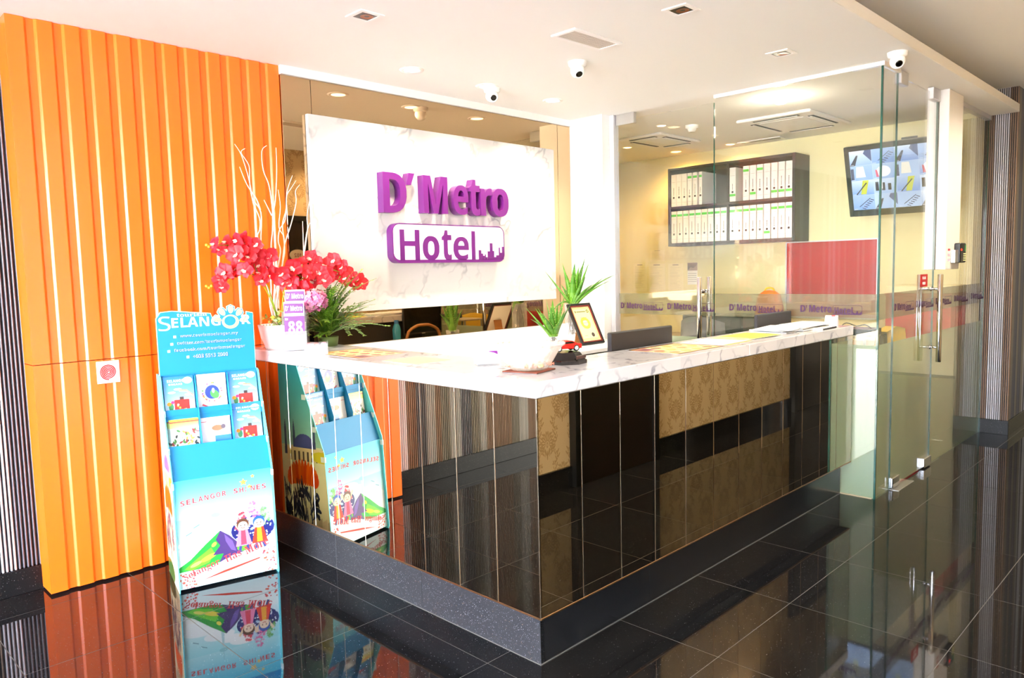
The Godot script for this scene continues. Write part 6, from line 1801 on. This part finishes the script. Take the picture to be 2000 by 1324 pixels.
	var variants := []
	for v in 5:
		rng.seed = 90 + v
		var st := st_new(false)
		var L := 0.20 + 0.02 * v
		var curl := rng.randf_range(0.2, 0.6)
		var cur := func(t: float) -> Vector3: return Vector3(L * t * (0.55 + 0.45 * t), L * (t - curl * t * t), 0.01 * sin(t * 7.0 + v))
		st.set_color(lin(Color(0.42, 0.50, 0.14)))
		tube(st, [cur.call(0.0), cur.call(0.25), cur.call(0.5), cur.call(0.75), cur.call(1.0)], 0.0017, 0.0006, 4)
		for k in 22:
			var t := 0.14 + 0.86 * k / 22.0
			var p: Vector3 = cur.call(t)
			var d: Vector3 = (cur.call(minf(t + 0.02, 1.0)) - cur.call(t - 0.02)).normalized()
			for s in [-1.0, 1.0]:
				var len := 0.040 * (1.15 - t * 0.75) * rng.randf_range(0.8, 1.2)
				var q := (d * 0.75 + Vector3(0, 0, s) * 0.8 + Vector3(0, rng.randf_range(-0.3, 0.3), 0)).normalized()
				var w := q.cross(Vector3(0, 1, 0)).normalized() * 0.0058
				st.set_color(lin(Color(0.18, 0.36, 0.07).lerp(Color(0.52, 0.66, 0.18), rng.randf() * (0.35 + 0.6 * t))))
				quad(st, p, p + q * len * 0.5 + w, p + q * len, p + q * len * 0.5 - w)
		variants.append(done(st))
	rng.seed = 99
	for k in 120:
		var a := rng.randf() * TAU
		var lift := rng.randf_range(-0.55, 0.9)
		var b := Basis(Vector3.UP, a) * Basis(Vector3.BACK, lift)
		var sc := rng.randf_range(0.75, 1.12)
		if absf(wrapf(a - PI, -PI, PI)) < 0.8: sc *= 0.75
		put("frond", variants[k % 5], M.leaf, f, Transform3D(b.scaled(Vector3.ONE * sc), Vector3(0, 0.055, 0)))
	for k in 5:      # upright sprig on the right
		var b := Basis(Vector3.UP, -0.75 + 0.12 * k) * Basis(Vector3.BACK, 0.75 - 0.1 * k)
		put("frond", variants[k], M.leaf, f, Transform3D(b.scaled(Vector3.ONE * (1.05 + 0.05 * k)), Vector3(0.02, 0.09, 0)))
	var hy := st_new(false)
	rng.seed = 120
	var hc := RIGHT * -0.055 + Vector3(0, 0.245, 0) + FWD * 0.07
	var hs := st_new(false)
	tube(hs, [Vector3(0, 0.03, 0), hc * 0.6, hc], 0.004, 0.003, 6)
	var core := []
	for k in 10: core.append(Vector2(cos(-PI / 2 + PI * k / 9.0) * 0.070, sin(-PI / 2 + PI * k / 9.0) * 0.054))
	hy.set_color(lin(Color(0.72, 0.30, 0.50)))
	lathe(hy, core, 16, Transform3D(Basis(), hc))
	obj("flower_stem", hs, M.stem, f)
	for k in 170:
		var y := 1.0 - 1.75 * (k + 0.5) / 170.0
		var a := k * 2.39996
		var n := Vector3(cos(a) * sqrt(1 - y * y), y, sin(a) * sqrt(1 - y * y))
		n = (n + Vector3(rng.randf() - 0.5, rng.randf() - 0.5, rng.randf() - 0.5) * 0.25).normalized()
		var c := hc + n * Vector3(0.078, 0.062, 0.078) * rng.randf_range(0.94, 1.04)
		var u := n.cross(Vector3(0.3, 1, 0.2)).normalized(); var w := u.cross(n)
		var tw := rng.randf() * TAU
		var tint := Color(0.80, 0.36, 0.62).lerp(Color(0.90, 0.66, 0.72), rng.randf()).lerp(Color(0.88, 0.68, 0.46), clampf(n.y - 0.4, 0, 1) * 0.7)
		for j in 4:
			var d := u * cos(tw + PI / 2 * j) + w * sin(tw + PI / 2 * j)
			var e := d.cross(n).normalized()
			hy.set_color(lin(tint))
			quad(hy, c, c + d * 0.008 + e * 0.0068 + n * 0.003, c + d * 0.0155 + n * 0.004, c + d * 0.008 - e * 0.0068 + n * 0.003)
	obj("hydrangea_head", hy, M.petals, f)
	# the two aloes on the rear counter
	aloe("aloe", "lower aloe with toothed spreading leaves in a short glass pot behind the bowl", Vector3(1.90, 0.90, -1.60), [[-0.19, 0.20, 0.0, 0.0, 1.0], [-0.12, 0.19, 0.06, 0.0, 0.9], [-0.10, 0.185, -0.05, 0.0, 0.9], [-0.045, 0.25, 0.0, 0.0, 0.9], [-0.02, 0.20, 0.07, 0.0, 0.9], [0.03, 0.21, 0.05, 0.0, 0.8], [0.085, 0.28, -0.04, -0.03, 0.75], [0.075, 0.17, 0.05, 0.0, 1.0], [0.085, 0.155, -0.03, 0.0, 0.9], [-0.07, 0.15, -0.08, 0.0, 0.8], [0.04, 0.16, -0.08, 0.0, 0.8], [-0.155, 0.12, 0.05, 0.02, 0.9], [0.12, 0.22, 0.04, 0.0, 0.8], [0.0, 0.24, -0.06, 0.0, 0.9], [-0.06, 0.13, 0.09, 0.02, 0.9], [0.05, 0.11, 0.09, 0.02, 0.8]], 0.060, 0.095, 0.052)
	aloe("aloe", "taller aloe in a glass vase standing behind the framed certificate", Vector3(2.39, 0.90, -1.84), [[-0.20, 0.24, 0.02, 0.0, 0.85], [-0.075, 0.30, 0.03, 0.0, 0.95], [0.02, 0.30, -0.02, 0.0, 1.2], [0.045, 0.27, 0.05, 0.0, 1.1], [0.10, 0.345, -0.02, 0.0, 1.0], [0.125, 0.305, 0.03, 0.0, 1.1], [0.075, 0.27, -0.06, 0.0, 0.9], [0.235, 0.19, 0.0, 0.02, 1.1], [0.325, 0.205, -0.03, 0.06, 0.9], [-0.17, -0.07, 0.06, 0.10, 0.7], [-0.08, 0.14, -0.07, 0.0, 0.9], [0.15, 0.14, 0.06, 0.03, 1.0], [0.27, 0.16, 0.03, 0.04, 0.9], [-0.04, 0.22, -0.08, 0.0, 1.0], [0.0, 0.25, 0.08, 0.0, 1.0], [0.09, 0.20, 0.08, 0.0, 1.0]], 0.070, 0.285, 0.062)
